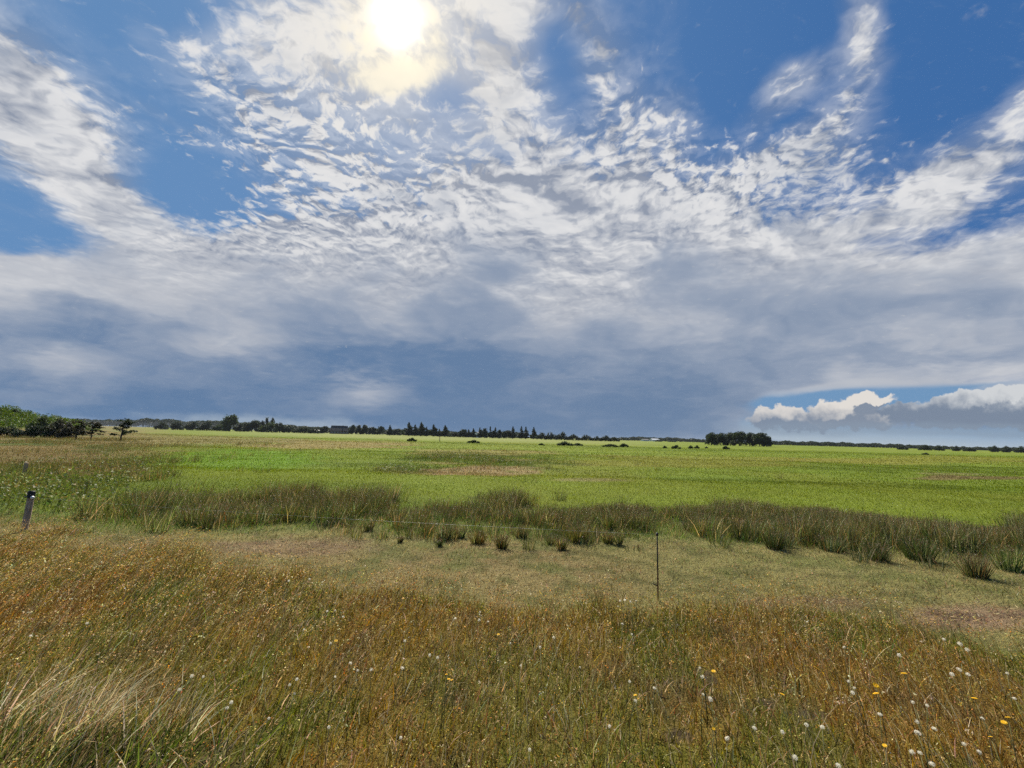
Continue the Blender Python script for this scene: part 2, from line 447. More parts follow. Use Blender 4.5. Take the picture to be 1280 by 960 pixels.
def cover_colour(x, y):
    """colour of the plants that cover each ground point"""
    z = zones(x, y)
    px, py = z['px'], z['py']
    n1, n2, n3 = F2(x, y, 0.35, 4), F3(x, y, 1.7, 3), F4(x, y, 0.08, 4)
    nh = F1(x, y * 2.2, 0.12, 4)
    c = np.empty((len(x), 3)); c[:] = (0.120, 0.162, 0.012)
    c = lerp(c, (0.095, 0.132, 0.010), sm(nh, 0.48, 0.66))
    c = lerp(c, (0.145, 0.180, 0.014), sm(F4(x * 0.35, y * 1.3, 0.10, 4), 0.52, 0.64) * 0.7)
    c = lerp(c, (0.165, 0.165, 0.022), sm(n3, 0.50, 0.72) * 0.45)
    tan = (0.200, 0.150, 0.050)
    c = lerp(c, (0.170, 0.165, 0.025), ell(px, py, 830, 578, 190, 9, nh) * 0.75)
    c = lerp(c, (0.180, 0.165, 0.025), ell(px, py, 1150, 575, 160, 5, nh) * 0.6)
    c = lerp(c, tan, ell(px, py, 410, 556, 110, 6, nh) * 0.85)
    c = lerp(c, tan, ell(px, py, 600, 567, 100, 6, n1) * 0.6)
    wd = ell(px, py, 600, 583, 120, 15, n1)
    c = lerp(c, (0.062, 0.095, 0.010), 0.8 * wd * sm(F3(x * 0.5, y, 0.5, 3), 0.35, 0.55))
    c = lerp(c, (0.20, 0.165, 0.06), wd * sm(F1(x * 0.5, y * 1.2, 0.35, 3), 0.55, 0.66) * 0.8)
    c = lerp(c, (0.26, 0.18, 0.085), ell(px, py, 600, 590, 75, 6, F2(x, y * 2.5, 0.9)) * 0.8)
    c = lerp(c, (0.24, 0.20, 0.09), ell(px, py, 740, 600, 60, 2.5, n1) * 0.6)
    c = lerp(c, (0.14, 0.105, 0.04), ell(px, py, 1215, 598, 80, 3.2, n1) * 0.9)
    c = lerp(c, (0.22, 0.19, 0.085), ell(px, py, 1190, 593, 50, 1.6, n1) * 0.6)
    # left of the meadow: rough pasture, tan above and weedy green below
    left = sm(-(px + (n1 - 0.5) * 160), -250, -120)
    c = lerp(c, (0.165, 0.125, 0.045), left * sm(-py, -592, -575))
    c = lerp(c, (0.085, 0.115, 0.030), left * sm(n1, 0.5, 0.62) * 0.8)
    c = lerp(c, (0.120, 0.155, 0.028), left * sm(py + (n1 - 0.5) * 20, 578, 592))
    c = lerp(c, (0.20, 0.135, 0.065), ell(px, py, 130, 590, 60, 9, n2) * 0.7)
    c = lerp(c, (0.17, 0.14, 0.05), ell(px, py, 240, 551, 150, 7, n1) * 0.8)
    c = lerp(c, (0.150, 0.112, 0.040), ell(px, py, 40, 570, 70, 9, n1) * 0.9)
    c = lerp(c, (0.102, 0.185, 0.006), ell(px, py, 290, 573, 125, 13, n1, 0.5) * 0.9)
    c = lerp(c, (0.22, 0.22, 0.085), sm(-(py - horizon(px)), -9.5, -5.5) * sm(px, 200, 420) * sm(-px, -900, -700) * 0.45)
    c = lerp(c, (0.085, 0.135, 0.016), sm(height(x, y), 0.6, 1.6) * (x < -40))
    # rushes
    c = lerp(c, (0.075, 0.080, 0.022), z['rush'])
    # grazed strip: olive turf with straw and bare reddish earth
    s = np.empty_like(c); s[:] = (0.185, 0.165, 0.055)
    s = lerp(s, (0.200, 0.155, 0.060), sm(n1, 0.42, 0.62) * 0.9)
    s = lerp(s, (0.105, 0.100, 0.032), sm(F4(x, y * 1.6, 3.2), 0.52, 0.66) * 0.8)
    s = lerp(s, (0.120, 0.132, 0.036), sm(n2, 0.50, 0.72) * 0.6)
    s = lerp(s, (0.105, 0.145, 0.026), (1 - sm(py - rush_front(px), 2, 18)) * 0.6)
    bare = np.clip(ell(px, py, 1215, 772, 130, 22, n1) + ell(px, py, 360, 684, 110, 14, n2) * 0.55 + ell(px, py, 1000, 752, 120, 10, n2) * 0.5, 0, 1)
    s = lerp(s, (0.225, 0.145, 0.085), bare * 0.9)
    s = lerp(s, (0.110, 0.070, 0.042), bare * sm(F1(x * 0.8, y * 2.4, 3.0), 0.50, 0.62) * 0.8)  # dark ripples: shadows between clods painted into the earth colour
    c = c * (1 - z['strip'][:, None]) + s * z['strip'][:, None]
    # long verge grass: rusty bents over straw and green
    v = np.empty_like(c); v[:] = (0.215, 0.150, 0.024)
    v = lerp(v, (0.235, 0.140, 0.026), sm(n1, 0.48, 0.66) * 0.8)
    v = lerp(v, (0.105, 0.125, 0.012), sm(n2, 0.46, 0.64) * 0.85)
    v = lerp(v, (0.150, 0.145, 0.024), sm(F4(x, y, 0.7), 0.50, 0.66) * 0.8)
    v = lerp(v, (0.110, 0.080, 0.030), sm(F1(x, y, 2.6), 0.58, 0.70) * 0.6)
    fresh = ell(px, py, 70, 965, 300, 56, n1, 0.7)
    v = lerp(v, (0.120, 0.135, 0.028), fresh * 0.85)
    v = lerp(v, (0.090, 0.125, 0.022), ell(px, py, 200, 745, 60, 20, n1) * 0.5)
    c = c * (1 - z['verge'][:, None]) + v * z['verge'][:, None]
    z['bare'] = bare * z['strip']; z['fresh'] = fresh * z['verge']; z['weeds'] = np.clip(left * sm(py, 572, 588) + wd * 0.7, 0, 1) * z['far']
    return c, z


# dark holes in the verge where the soil shows
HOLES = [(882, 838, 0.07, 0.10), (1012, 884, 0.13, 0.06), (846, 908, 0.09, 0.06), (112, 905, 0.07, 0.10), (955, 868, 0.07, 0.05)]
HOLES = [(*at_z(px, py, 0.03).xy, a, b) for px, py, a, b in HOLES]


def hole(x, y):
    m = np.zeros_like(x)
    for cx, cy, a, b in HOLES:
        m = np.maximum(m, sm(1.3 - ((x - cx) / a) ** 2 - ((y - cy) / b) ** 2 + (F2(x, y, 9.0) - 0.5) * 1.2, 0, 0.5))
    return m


def height(x, y):
    r = np.hypot(x, y)
    h = (F3(x, y, 0.45) - 0.5) * 0.10 * sm(r, 1.0, 3.0)
    h = h + (F4(x, y, 0.05) - 0.5) * 0.35 * sm(r, 14, 40) * (1 - sm(r, 120, 200))
    # dune bank at the far left
    h = h + 4.3 * np.exp(-(np.maximum(np.abs(x + 108) - 12, 0) / 13) ** 2.0 - ((y - 78) / 10) ** 2) * (0.9 + 0.2 * F1(x, y, 0.2))
    return h


# ------------------------------------------------------------------ objects, labels
def link(name, me, mat=None, parent=None):
    o = bpy.data.objects.new(name, me); COL.objects.link(o)
    if mat: me.materials.append(mat)
    if parent: o.parent = parent
    return o


def tag(o, label=None, cat=None, group=None, kind=None):
    if label: o['label'] = label
    if cat: o['category'] = cat
    if group: o['group'] = group
    if kind: o['kind'] = kind
    return o


def thing(name, loc, label, cat, group=None, rz=0.0):
    o = bpy.data.objects.new(name, None); COL.objects.link(o)
    o.empty_display_size = 0.2
    o.location = loc; o.rotation_euler = (0, 0, rz)
    return tag(o, label, cat, group)


def mesh_np(name, V, faces, k, colour=None, smooth=False):
    """mesh from arrays: V (n,3), faces (m,k); colour per vertex (n,3)"""
    me = bpy.data.meshes.new(name)
    V = np.ascontiguousarray(V, np.float32); faces = np.ascontiguousarray(faces, np.int32)
    me.vertices.add(len(V)); me.vertices.foreach_set('co', V.ravel())
    me.loops.add(faces.size); me.loops.foreach_set('vertex_index', faces.ravel())
    me.polygons.add(len(faces))
    me.polygons.foreach_set('loop_start', np.arange(0, faces.size, k, dtype=np.int32))
    if smooth: me.polygons.foreach_set('use_smooth', np.ones(len(faces), bool))
    if colour is not None:
        at = me.color_attributes.new('tint', 'FLOAT_COLOR', 'POINT')
        at.data.foreach_set('color', np.ascontiguousarray(np.c_[colour, np.ones(len(colour))], np.float32).ravel())
    me.update(); me.validate()
    return me


class MB:
    """collects simple solids into one mesh"""
    def __init__(s): s.v, s.f = [], []

    def add(s, v, f):
        n = len(s.v); s.v += [tuple(p) for p in v]; s.f += [tuple(i + n for i in q) for q in f]
        return s

    def box(s, x0, x1, y0, y1, z0, z1):
        v = [(x, y, z) for z in (z0, z1) for y in (y0, y1) for x in (x0, x1)]
        return s.add(v, [(0, 2, 3, 1), (4, 5, 7, 6), (0, 1, 5, 4), (2, 6, 7, 3), (0, 4, 6, 2), (1, 3, 7, 5)])

    def tube(s, pts, rad, n=8, cap=True):
        pts = [Vector(p) for p in pts]; rings = []
        for i, p in enumerate(pts):
            t = (pts[min(i + 1, len(pts) - 1)] - pts[max(i - 1, 0)]).normalized()
            a = t.cross(Vector((0, 1, 0)) if abs(t.y) < 0.9 else Vector((1, 0, 0))).normalized(); b = t.cross(a)
            r = rad[i] if isinstance(rad, (list, tuple)) else rad
            rings.append([p + (a * math.cos(2 * math.pi * k / n) + b * math.sin(2 * math.pi * k / n)) * r for k in range(n)])
        v = [q for rg in rings for q in rg]
        f = [(i * n + k, i * n + (k + 1) % n, (i + 1) * n + (k + 1) % n, (i + 1) * n + k) for i in range(len(pts) - 1) for k in range(n)]
        if cap: f += [tuple(range(n))[::-1], tuple((len(pts) - 1) * n + k for k in range(n))]
        return s.add(v, f)

    def build(s, name, mat, parent=None, smooth=False):
        me = bpy.data.meshes.new(name); me.from_pydata(s.v, [], s.f); me.update()
        if smooth:
            for p in me.polygons: p.use_smooth = True
        return link(name, me, mat, parent)


# ------------------------------------------------------------------ materials
def material(name, build):
    m = bpy.data.materials.new(name); m.use_nodes = True
    S.nt = t = m.node_tree
    t.nodes.clear()
    out = t.nodes.new('ShaderNodeOutputMaterial')
    t.links.new(build(t), out.inputs['Surface'])
    return m


def principled(t, col, rough=0.8, spec=0.2, normal=None, metal=0.0):
    n = t.nodes.new('ShaderNodeBsdfPrincipled')
    if isinstance(col, S): t.links.new(col.o, n.inputs['Base Color'])
    else: n.inputs['Base Color'].default_value = (*col, 1)
    n.inputs['Roughness'].default_value = rough
    n.inputs['Specular IOR Level'].default_value = spec
    n.inputs['Metallic'].default_value = metal
    if normal: t.links.new(normal, n.inputs['Normal'])
    return n.outputs[0]


def attr(t):
    n = t.nodes.new('ShaderNodeAttribute'); n.attribute_name = 'tint'
    return S(n.outputs['Color'])


def where(t):
    g = t.nodes.new('ShaderNodeNewGeometry'); return S(g.outputs['Position'])


def objco(t):
    g = t.nodes.new('ShaderNodeTexCoord'); return S(g.outputs['Object'])


def hsv(t, col, h, s, v):
    n = t.nodes.new('ShaderNodeHueSaturation')
    for k, x in (('Hue', h), ('Saturation', s), ('Value', v), ('Color', col)):
        if isinstance(x, S): t.links.new(x.o, n.inputs[k])
        else: n.inputs[k].default_value = x
    return S(n.outputs[0])


def bump(t, hgt, strength, dist):
    n = t.nodes.new('ShaderNodeBump'); n.inputs['Strength'].default_value = strength; n.inputs['Distance'].default_value = dist
    t.links.new(hgt.o, n.inputs['Height']); return n.outputs[0]


def leafy(transl, rough=0.55, spec=0.25):
    def b(t):
        c = attr(t)
        p = principled(t, c, rough, spec)
        tr = t.nodes.new('ShaderNodeBsdfTranslucent'); t.links.new(hsv(t, c, 0.49, 1.1, 1.15).o, tr.inputs['Color'])
        mx = t.nodes.new('ShaderNodeMixShader'); mx.inputs[0].default_value = transl
        t.links.new(p, mx.inputs[1]); t.links.new(tr.outputs[0], mx.inputs[2])
        return mx.outputs[0]
    return b


M = {}
M['grass'] = material('grass_blades', leafy(0.46, 0.6, 0.06))
M['leaf'] = material('foliage', leafy(0.25, 0.6, 0.2))
M['rush'] = material('rush_stems', leafy(0.30, 0.5, 0.25))


def ground_mat(t):
    p = where(t)
    c = attr(t)
    n1 = noise3(t, p, 3.0, 6, 0.65); n2 = noise3(t, p, 22.0, 5, 0.7); n3 = noise3(t, p, 0.35, 5, 0.6)
    v = 0.74 + n1 * 0.25 + n2 * 0.22 + (n3 - 0.5) * 0.5
    c = hsv(t, c, 0.485 + n3 * 0.03, 0.95, v)
    return principled(t, c, 0.95, 0.05, bump(t, n1 + n2 * 0.6, 0.9, 0.12))


def noise3(t, v, scale, detail=4.0, rough=0.55):
    n = t.nodes.new('ShaderNodeTexNoise'); t.links.new(v.o, n.inputs['Vector'])
    n.inputs['Scale'].default_value, n.inputs['Detail'].default_value, n.inputs['Roughness'].default_value = scale, detail, rough
    return S(n.outputs['Fac'])


M['ground'] = material('meadow_ground', ground_mat)
M['bark'] = material('bark', lambda t: principled(t, mix(noise3(t, objco(t), 6.0, 5, 0.7), (0.035, 0.027, 0.02), (0.11, 0.09, 0.07)), 0.9, 0.1))

# ------------------------------------------------------------------ ground sheet
rad = np.concatenate([[0.0], np.geomspace(0.4, 60, 300), np.geomspace(62, 3600, 150)])
th = np.concatenate([np.linspace(-70, 70, 700), np.linspace(71, 289, 150)]) * math.pi / 180
RR, TT = np.meshgrid(rad, th, indexing='ij')
gx_, gy_ = (RR * np.sin(TT)).ravel(), (RR * np.cos(TT)).ravel()
gz_ = height(gx_, gy_)
gc_, gzn = cover_colour(gx_, gy_)
hm = hole(gx_, gy_)
# ground colour is darkened under the verge grass, the rushes and the fresh grass
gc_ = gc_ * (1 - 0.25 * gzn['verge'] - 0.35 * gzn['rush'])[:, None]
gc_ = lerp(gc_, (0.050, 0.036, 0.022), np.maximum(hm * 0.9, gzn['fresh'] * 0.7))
nr, ntt = RR.shape
ii, jj = np.meshgrid(np.arange(nr - 1), np.arange(ntt), indexing='ij')
j2 = (jj + 1) % ntt
quads = np.stack([ii * ntt + jj, ii * ntt + j2, (ii + 1) * ntt + j2, (ii + 1) * ntt + jj], -1).reshape(-1, 4)[:, ::-1]
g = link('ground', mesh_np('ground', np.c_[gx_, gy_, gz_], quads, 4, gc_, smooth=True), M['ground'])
tag(g, 'flat rough pasture running from the verge to the skyline', 'ground', kind='structure')


# ================================================================== PLANTS
def in_view(x, y, m=1.6): return (np.abs(x) < 1.28 * y + m) & (y > 1.0)


def scatter(n, x0, x1, y0, y1):
    x = rng.uniform(x0, x1, n); y = rng.uniform(y0, y1, n)
    k = in_view(x, y)
    return x[k], y[k]


def blade_mesh(x, y, h, w, lean, curl, az, col, T=(0.0, 0.4, 0.75), tipcol=None, z0=None, prof=None):
    """ribbons that lean towards azimuth az (0 = away from the road) and droop at the tip"""
    n = len(x)
    z0 = height(x, y) - 0.01 if z0 is None else z0
    ph = rng.uniform(0, 2 * math.pi, n)
    wx_, wy_ = np.cos(ph), np.sin(ph)
    lx, ly = np.sin(az), np.cos(az)
    k = len(T)
    Vs = np.empty((n, 2 * k + 1, 3)); Cs = np.empty((n, 2 * k + 1, 3))
    for i, t in enumerate(list(T) + [1.0]):
        out = h * (lean * t + curl * t ** 2.6)
        up = h * (t * np.sqrt(np.maximum(1 - lean ** 2 * 0.6, 0.1)) - curl * 0.55 * t ** 3)
        cx, cy, cz = x + lx * out, y + ly * out, z0 + up
        c = col if tipcol is None else col * (1 - t) + tipcol * t
        if t == 1.0:
            Vs[:, 2 * k] = np.c_[cx, cy, cz]; Cs[:, 2 * k] = c
        else:
            ww = w * 0.5 * (prof(t) if prof else (1 - t ** 1.6))
            Vs[:, 2 * i] = np.c_[cx - wx_ * ww, cy - wy_ * ww, cz]
            Vs[:, 2 * i + 1] = np.c_[cx + wx_ * ww, cy + wy_ * ww, cz]
            Cs[:, 2 * i] = c; Cs[:, 2 * i + 1] = c
    f = []
    for i in range(k - 1):
        a = 2 * i
        f += [(a, a + 1, a + 3), (a, a + 3, a + 2)]
    a = 2 * (k - 1)
    f += [(a, a + 1, a + 2)]
    F = (np.arange(n)[:, None, None] * (2 * k + 1) + np.array(f)[None]).reshape(-1, 3)
    return Vs.reshape(-1, 3), F, Cs.reshape(-1, 3)


def tip_of(x, y, h, lean, curl, az, t, z0=None):
    z0 = height(x, y) - 0.01 if z0 is None else z0
    out = h * (lean * t + curl * t ** 2.6)
    return (x + np.sin(az) * out, y + np.cos(az) * out,
            z0 + h * (t * np.sqrt(np.maximum(1 - lean ** 2 * 0.6, 0.1)) - curl * 0.55 * t ** 3))


def flakes(cx, cy, cz, size, col, flat=0.0):
    """tiny pointed scraps (spikelets, seeds, leaflets): one triangle each, any way up"""
    n = len(cx)
    d = rng.normal(size=(n, 3)); d[:, 2] += flat; d /= np.linalg.norm(d, axis=1)[:, None]
    e = rng.normal(size=(n, 3)); e -= d * (e * d).sum(1)[:, None]; e /= np.linalg.norm(e, axis=1)[:, None]
    c = np.c_[cx, cy, cz]; s = np.asarray(size).reshape(-1, 1)
    V = np.stack([c + d * s, c - d * s * 0.6 + e * s * 0.45, c - d * s * 0.6 - e * s * 0.45], 1)
    return V.reshape(-1, 3), np.arange(3 * n).reshape(-1, 3), np.repeat(col, 3, axis=0)


def join(*parts):
    V, Fc, C, n = [], [], [], 0
    for v, f, c in parts:
        V.append(v); Fc.append(f + n); C.append(c); n += len(v)
    return np.concatenate(V), np.concatenate(Fc), np.concatenate(C)


def jitter(c, v=0.25, h=0.12):
    n = len(c)
    return np.clip(c * rng.lognormal(0, v, n)[:, None] * (1 + rng.normal(0, h, (n, 3)) * [1, 0.6, 0.8]), 0.004, 0.9)


def pick(n, table):
    """rows of a colour table drawn by weight"""
    w = np.array([r[0] for r in table], float); w /= w.sum()
    return np.array([r[1] for r in table])[rng.choice(len(table), n, p=w)]


def stuff(name, parts, mat, label, cat):
    V, Fc, C = join(*parts)
    return tag(link(name, mesh_np(name, V, Fc, 3, C), mat), label, cat, kind='stuff')


STRAW, PALE, RUST = (0.42, 0.32, 0.15), (0.52, 0.44, 0.26), (0.26, 0.13, 0.05)

# ---- the long verge grass in front: undergrowth + flowering bents blown away from the road
x, y = scatter(430000, -13, 13, 1.0, 9.6)
c, z = cover_colour(x, y); hl = hole(x, y)
keep = (rng.random(len(x)) < z['verge']) & (rng.random(len(x)) > hl * 0.97) & (rng.random(len(x)) < np.clip(5.0 / y, 0.35, 1)) & (rng.random(len(x)) > z['fresh'] * 0.55)
x, y, c, fr = x[keep], y[keep], c[keep], z['fresh'][keep]
n = len(x)
az = rng.normal(0.15, 0.75, n)
h = rng.uniform(0.05, 0.15, n) * (1 + fr * 0.9)
col = jitter(c * 1.0, 0.38, 0.15)
sel = rng.random(n) < 0.24; col[sel] = jitter(pick(sel.sum(), [(1, STRAW), (0.8, PALE), (0.5, RUST)]), 0.25)
under = blade_mesh(x, y, h, rng.uniform(0.004, 0.0085, n) * np.clip(y / 3.5, 1, 1.8), rng.uniform(0.15, 0.7, n), rng.uniform(0.1, 0.7, n), az, col)

x, y = scatter(120000, -13, 13, 1.0, 9.6)
c, z = cover_colour(x, y); hl = hole(x, y)
keep = (rng.random(len(x)) < z['verge'] * (1 - 0.75 * z['fresh'])) & (rng.random(len(x)) > hl * 0.9) & (rng.random(len(x)) < 0.35 + 0.65 * F3(x, y, 0.9))
x, y, c = x[keep], y[keep], c[keep]
n = len(x)
hh = rng.uniform(0.14, 0.36, n) * (0.55 + 0.9 * F1(x, y, 0.9)); ln = rng.uniform(0.25, 0.8, n); cu = rng.uniform(0.05, 0.45, n); az = rng.normal(0.2, 0.4, n)
tone = jitter(pick(n, [(1.2, (0.29, 0.185, 0.055)), (1, (0.37, 0.26, 0.09)), (0.7, STRAW), (0.25, PALE), (0.9, (0.17, 0.16, 0.035)), (0.6, (0.24, 0.115, 0.04))]), 0.32)
tone = tone * 0.72 + c * 0.28
stems = blade_mesh(x, y, hh, rng.uniform(0.0018, 0.0034, n) * np.clip(y / 3, 1, 1.6), ln, cu, az, tone * 0.9, T=(0.0, 0.55, 0.85))
fl = []
for k in range(7):
    t = rng.uniform(0.72, 1.03, n)
    sx, sy, sz = tip_of(x, y, hh, ln, cu, az, t)
    sp = hh * 0.07 * (1.15 - (t - 0.7) * 2.2)
    fl.append(flakes(sx + rng.normal(0, 1, n) * sp, sy + rng.normal(0, 1, n) * sp, sz + rng.normal(0, 0.7, n) * sp,
                     rng.uniform(0.0035, 0.0078, n) * np.clip(y / 3.2, 1, 1.4), jitter(tone * 1.25, 0.28)))
sel = np.nonzero(rng.random(n) < 0.05)[0]  # sparse pale flakes at the tips: seed heads whose colour also paints glints
sx, sy, sz = tip_of(x[sel], y[sel], hh[sel] * 1.1, ln[sel], cu[sel], az[sel], rng.uniform(0.85, 1.05, len(sel)))
for k in range(3):
    fl.append(flakes(sx + rng.normal(0, .003, len(sel)), sy + rng.normal(0, .003, len(sel)), sz + rng.normal(0, .004, len(sel)), rng.uniform(0.005, 0.011, len(sel)), jitter(np.tile((0.62, 0.53, 0.34), (len(sel), 1)), 0.2)))
# taller oat-like bents with nodding pale heads, mostly on the left
x, y = scatter(13000, -13, 13, 1.2, 9.6)
c, z = cover_colour(x, y)
keep = rng.random(len(x)) < z['verge'] * (0.26 + 0.74 * sm(-z['px'] + (F1(x, y, 0.8) - 0.5) * 500, -420, -60)) * sm(F2(x, y, 0.6), 0.35, 0.6)
x, y = x[keep], y[keep]; n = len(x)
hh = rng.uniform(0.30, 0.52, n); ln = rng.uniform(0.2, 0.6, n); cu = rng.uniform(0.35, 0.75, n); az = rng.normal(0.5, 0.45, n)
tone = jitter(pick(n, [(1, (0.36, 0.27, 0.10)), (1, STRAW), (0.8, PALE), (0.5, (0.28, 0.17, 0.07))]), 0.2)
fl.append(blade_mesh(x, y, hh, rng.uniform(0.002, 0.004, n), ln, cu, az, tone, T=(0.0, 0.4, 0.7, 0.88)))
for k in range(12):
    sx, sy, sz = tip_of(x, y, hh, ln, cu, az, rng.uniform(0.80, 1.04, n))
    fl.append(flakes(sx + rng.normal(0, .008, n), sy + rng.normal(0, .008, n), sz + rng.normal(0, .008, n), rng.uniform(0.0035, 0.0085, n), jitter(tone * 1.1, 0.2)))
stuff('verge_grass', [under, stems] + fl, M['grass'], 'long rusty brown grass on the verge in front, bents blown away from the road', 'grass')

# ---- fresh green grass and coarse blades at the bottom left and in scattered tufts
x, y = scatter(75000, -7, 7, 1.0, 5.5)
c, z = cover_colour(x, y)
keep = rng.random(len(x)) < np.maximum(z['fresh'] * 0.9, sm(F2(x, y, 1.3), 0.60, 0.72) * z['verge'] * 0.35)
x, y = x[keep], y[keep]; n = len(x)
az = rng.normal(0.25, 1.0, n)
col = jitter(pick(n, [(2, (0.105, 0.150, 0.025)), (1, (0.15, 0.18, 0.03)), (0.5, (0.07, 0.11, 0.02)), (0.8, (0.30, 0.27, 0.10)), (0.6, PALE), (0.5, STRAW)]), 0.28)
stuff('green_grass', [blade_mesh(x, y, rng.uniform(0.08, 0.26, n), rng.uniform(0.005, 0.011, n), rng.uniform(0.1, 0.8, n), rng.uniform(0.05, 0.5, n), az, col,
                                 T=(0.0, 0.35, 0.65, 0.87))], M['grass'], 'fresh green grass blades at the near left edge of the verge', 'grass')

# ---- turf of the grazed strip
x, y = scatter(420000, -16, 18, 4.0, 12.5)
c, z = cover_colour(x, y)
keep = rng.random(len(x)) < z['strip'] * (1 - 0.72 * z['bare'])
x, y, c = x[keep], y[keep], c[keep]; n = len(x)
col = jitter(c * 1.12, 0.30, 0.12)
sel = rng.random(n) < 0.16; col[sel] = jitter(pick(sel.sum(), [(1, STRAW), (0.5, PALE), (0.5, (0.25, 0.14, 0.07))]), 0.2)
stuff('grazed_turf', [blade_mesh(x, y, rng.uniform(0.02, 0.065, n) * (0.6 + 0.8 * F2(x, y, 2.0)), rng.uniform(0.004, 0.009, n), rng.uniform(0.2, 0.9, n), rng.uniform(0, 0.5, n),
                                 rng.normal(0.2, 1.2, n), col, T=(0.0, 0.6))], M['grass'], 'short trampled olive and straw coloured turf beyond the fence', 'grass')


# ---- flattened straw and litter on the trampled earth
x, y = scatter(120000, -16, 18, 4.0, 10.5)
c, z = cover_colour(x, y)
keep = rng.random(len(x)) < z['bare'] * 0.9 + z['strip'] * 0.06
x, y = x[keep], y[keep]; n = len(x)
col = jitter(pick(n, [(1.2, (0.27, 0.18, 0.10)), (1, (0.21, 0.135, 0.08)), (0.15, PALE), (0.8, (0.12, 0.08, 0.05)), (0.5, (0.14, 0.14, 0.045))]), 0.22)
stuff('trampled_straw', [blade_mesh(x, y, rng.uniform(0.02, 0.06, n), rng.uniform(0.006, 0.014, n), rng.uniform(0.8, 1.1, n), rng.uniform(0.3, 0.6, n), rng.uniform(0, 6.28, n), col, T=(0.0, 0.6),
                                    z0=height(x, y) + rng.uniform(0, 0.012, n))], M['grass'], 'flattened straw and clods on the trampled reddish earth', 'straw litter')


# ---- rushes
def rush_clump(cx, cy, n, hmax, spread, brown=0.3, z0=None):
    a = rng.uniform(0, 2 * math.pi, n); r = np.sqrt(rng.random(n)) * spread
    x, y = cx + np.cos(a) * r, cy + np.sin(a) * r
    h = hmax * rng.uniform(0.55, 1.0, n)
    lean = np.clip(0.10 + 0.55 * r / max(spread, 1e-3) * rng.random(n), 0, 0.8)
    az = np.where(rng.random(n) < 0.65, math.pi / 2 - a, rng.normal(0.6, 0.6, n))
    col = jitter(pick(n, [(1.8, (0.060, 0.082, 0.020)), (1, (0.100, 0.122, 0.034)), (brown * 1.5, (0.12, 0.088, 0.028)), (0.45, (0.30, 0.28, 0.13)), (0.8, (0.034, 0.048, 0.014))]), 0.28)
    col = col * rng.lognormal(0.24, 0.26) * np.array([rng.uniform(0.9, 1.3), 1.0, rng.uniform(0.8, 1.2)])
    w = rng.uniform(0.005, 0.011, n)
    b = blade_mesh(x, y, h, w, lean, rng.uniform(0.0, 0.22, n), az, col, T=(0.0, 0.5, 0.85), z0=z0 if z0 is None else np.full(n, z0))
    k = rng.random(n) < 0.45                                   # brown flower tufts below the tips
    m = int(k.sum()) * 3
    idx = np.repeat(np.nonzero(k)[0], 3)
    sx, sy, sz = tip_of(x[idx], y[idx], h[idx], lean[idx], 0.1, az[idx], rng.uniform(0.74, 0.9, m), z0=None if z0 is None else np.full(m, z0))
    fl = flakes(sx + rng.normal(0, 0.008, m), sy + rng.normal(0, 0.008, m), sz, rng.uniform(0.006, 0.012, m), jitter(np.tile((0.15, 0.095, 0.045), (m, 1)), 0.25))
    return join(b, fl)


x, y = scatter(15000, -20, 22, 5.0, 15.0)
c, z = cover_colour(x, y)
fz = z['strip'] * (1 - sm(z['py'] + (F3(x, y, 0.8) - 0.5) * 50, rush_front(z['px']) + 8, rush_front(z['px']) + 26)) * sm(z['px'], 80, 200)
z['front'] = fz > z['rush']
keep = rng.random(len(x)) < np.maximum(z['rush'] * np.clip(3.0 * (F2(x, y, 0.9) - 0.05), 0.35, 1), fz * 0.16)
x, y = x[keep], y[keep]
hv = 0.23 + 0.31 * sm(F4(x, y, 0.55, 2), 0.2, 0.8)
hv = np.where(z['front'][keep], hv * 0.62, hv)
parts = [rush_clump(a, b, int(rng.integers(24, 50)), float(q * rng.uniform(0.75, 1.2)), float(rng.uniform(0.10, 0.20)), brown=float(rng.uniform(0.0, 0.8))) for a, b, q in zip(x, y, hv)]
stuff('rush_bed', parts, M['rush'], 'dense band of dark olive rushes standing across the middle of the pasture', 'rushes')
# fresh low green between the rushes and along their foot
x, y = scatter(150000, -20, 22, 5.0, 15.0)
c, z = cover_colour(x, y)
px, py = z['px'], z['py']
keep = rng.random(len(x)) < z['rush'] * 0.6 + z['strip'] * (1 - sm(py - rush_front(px), 2, 22)) * 0.7
x, y = x[keep], y[keep]; n = len(x)
col = jitter(pick(n, [(2, (0.085, 0.150, 0.025)), (1, (0.14, 0.18, 0.04)), (0.6, (0.23, 0.20, 0.08))]), 0.25)
stuff('marsh_grass', [blade_mesh(x, y, rng.uniform(0.06, 0.22, n), rng.uniform(0.006, 0.012, n), rng.uniform(0.2, 0.8, n), rng.uniform(0, 0.4, n), rng.normal(0.4, 1.2, n), col,
                                 T=(0.0, 0.55))], M['grass'], 'low bright green grass at the foot of the rushes', 'grass')

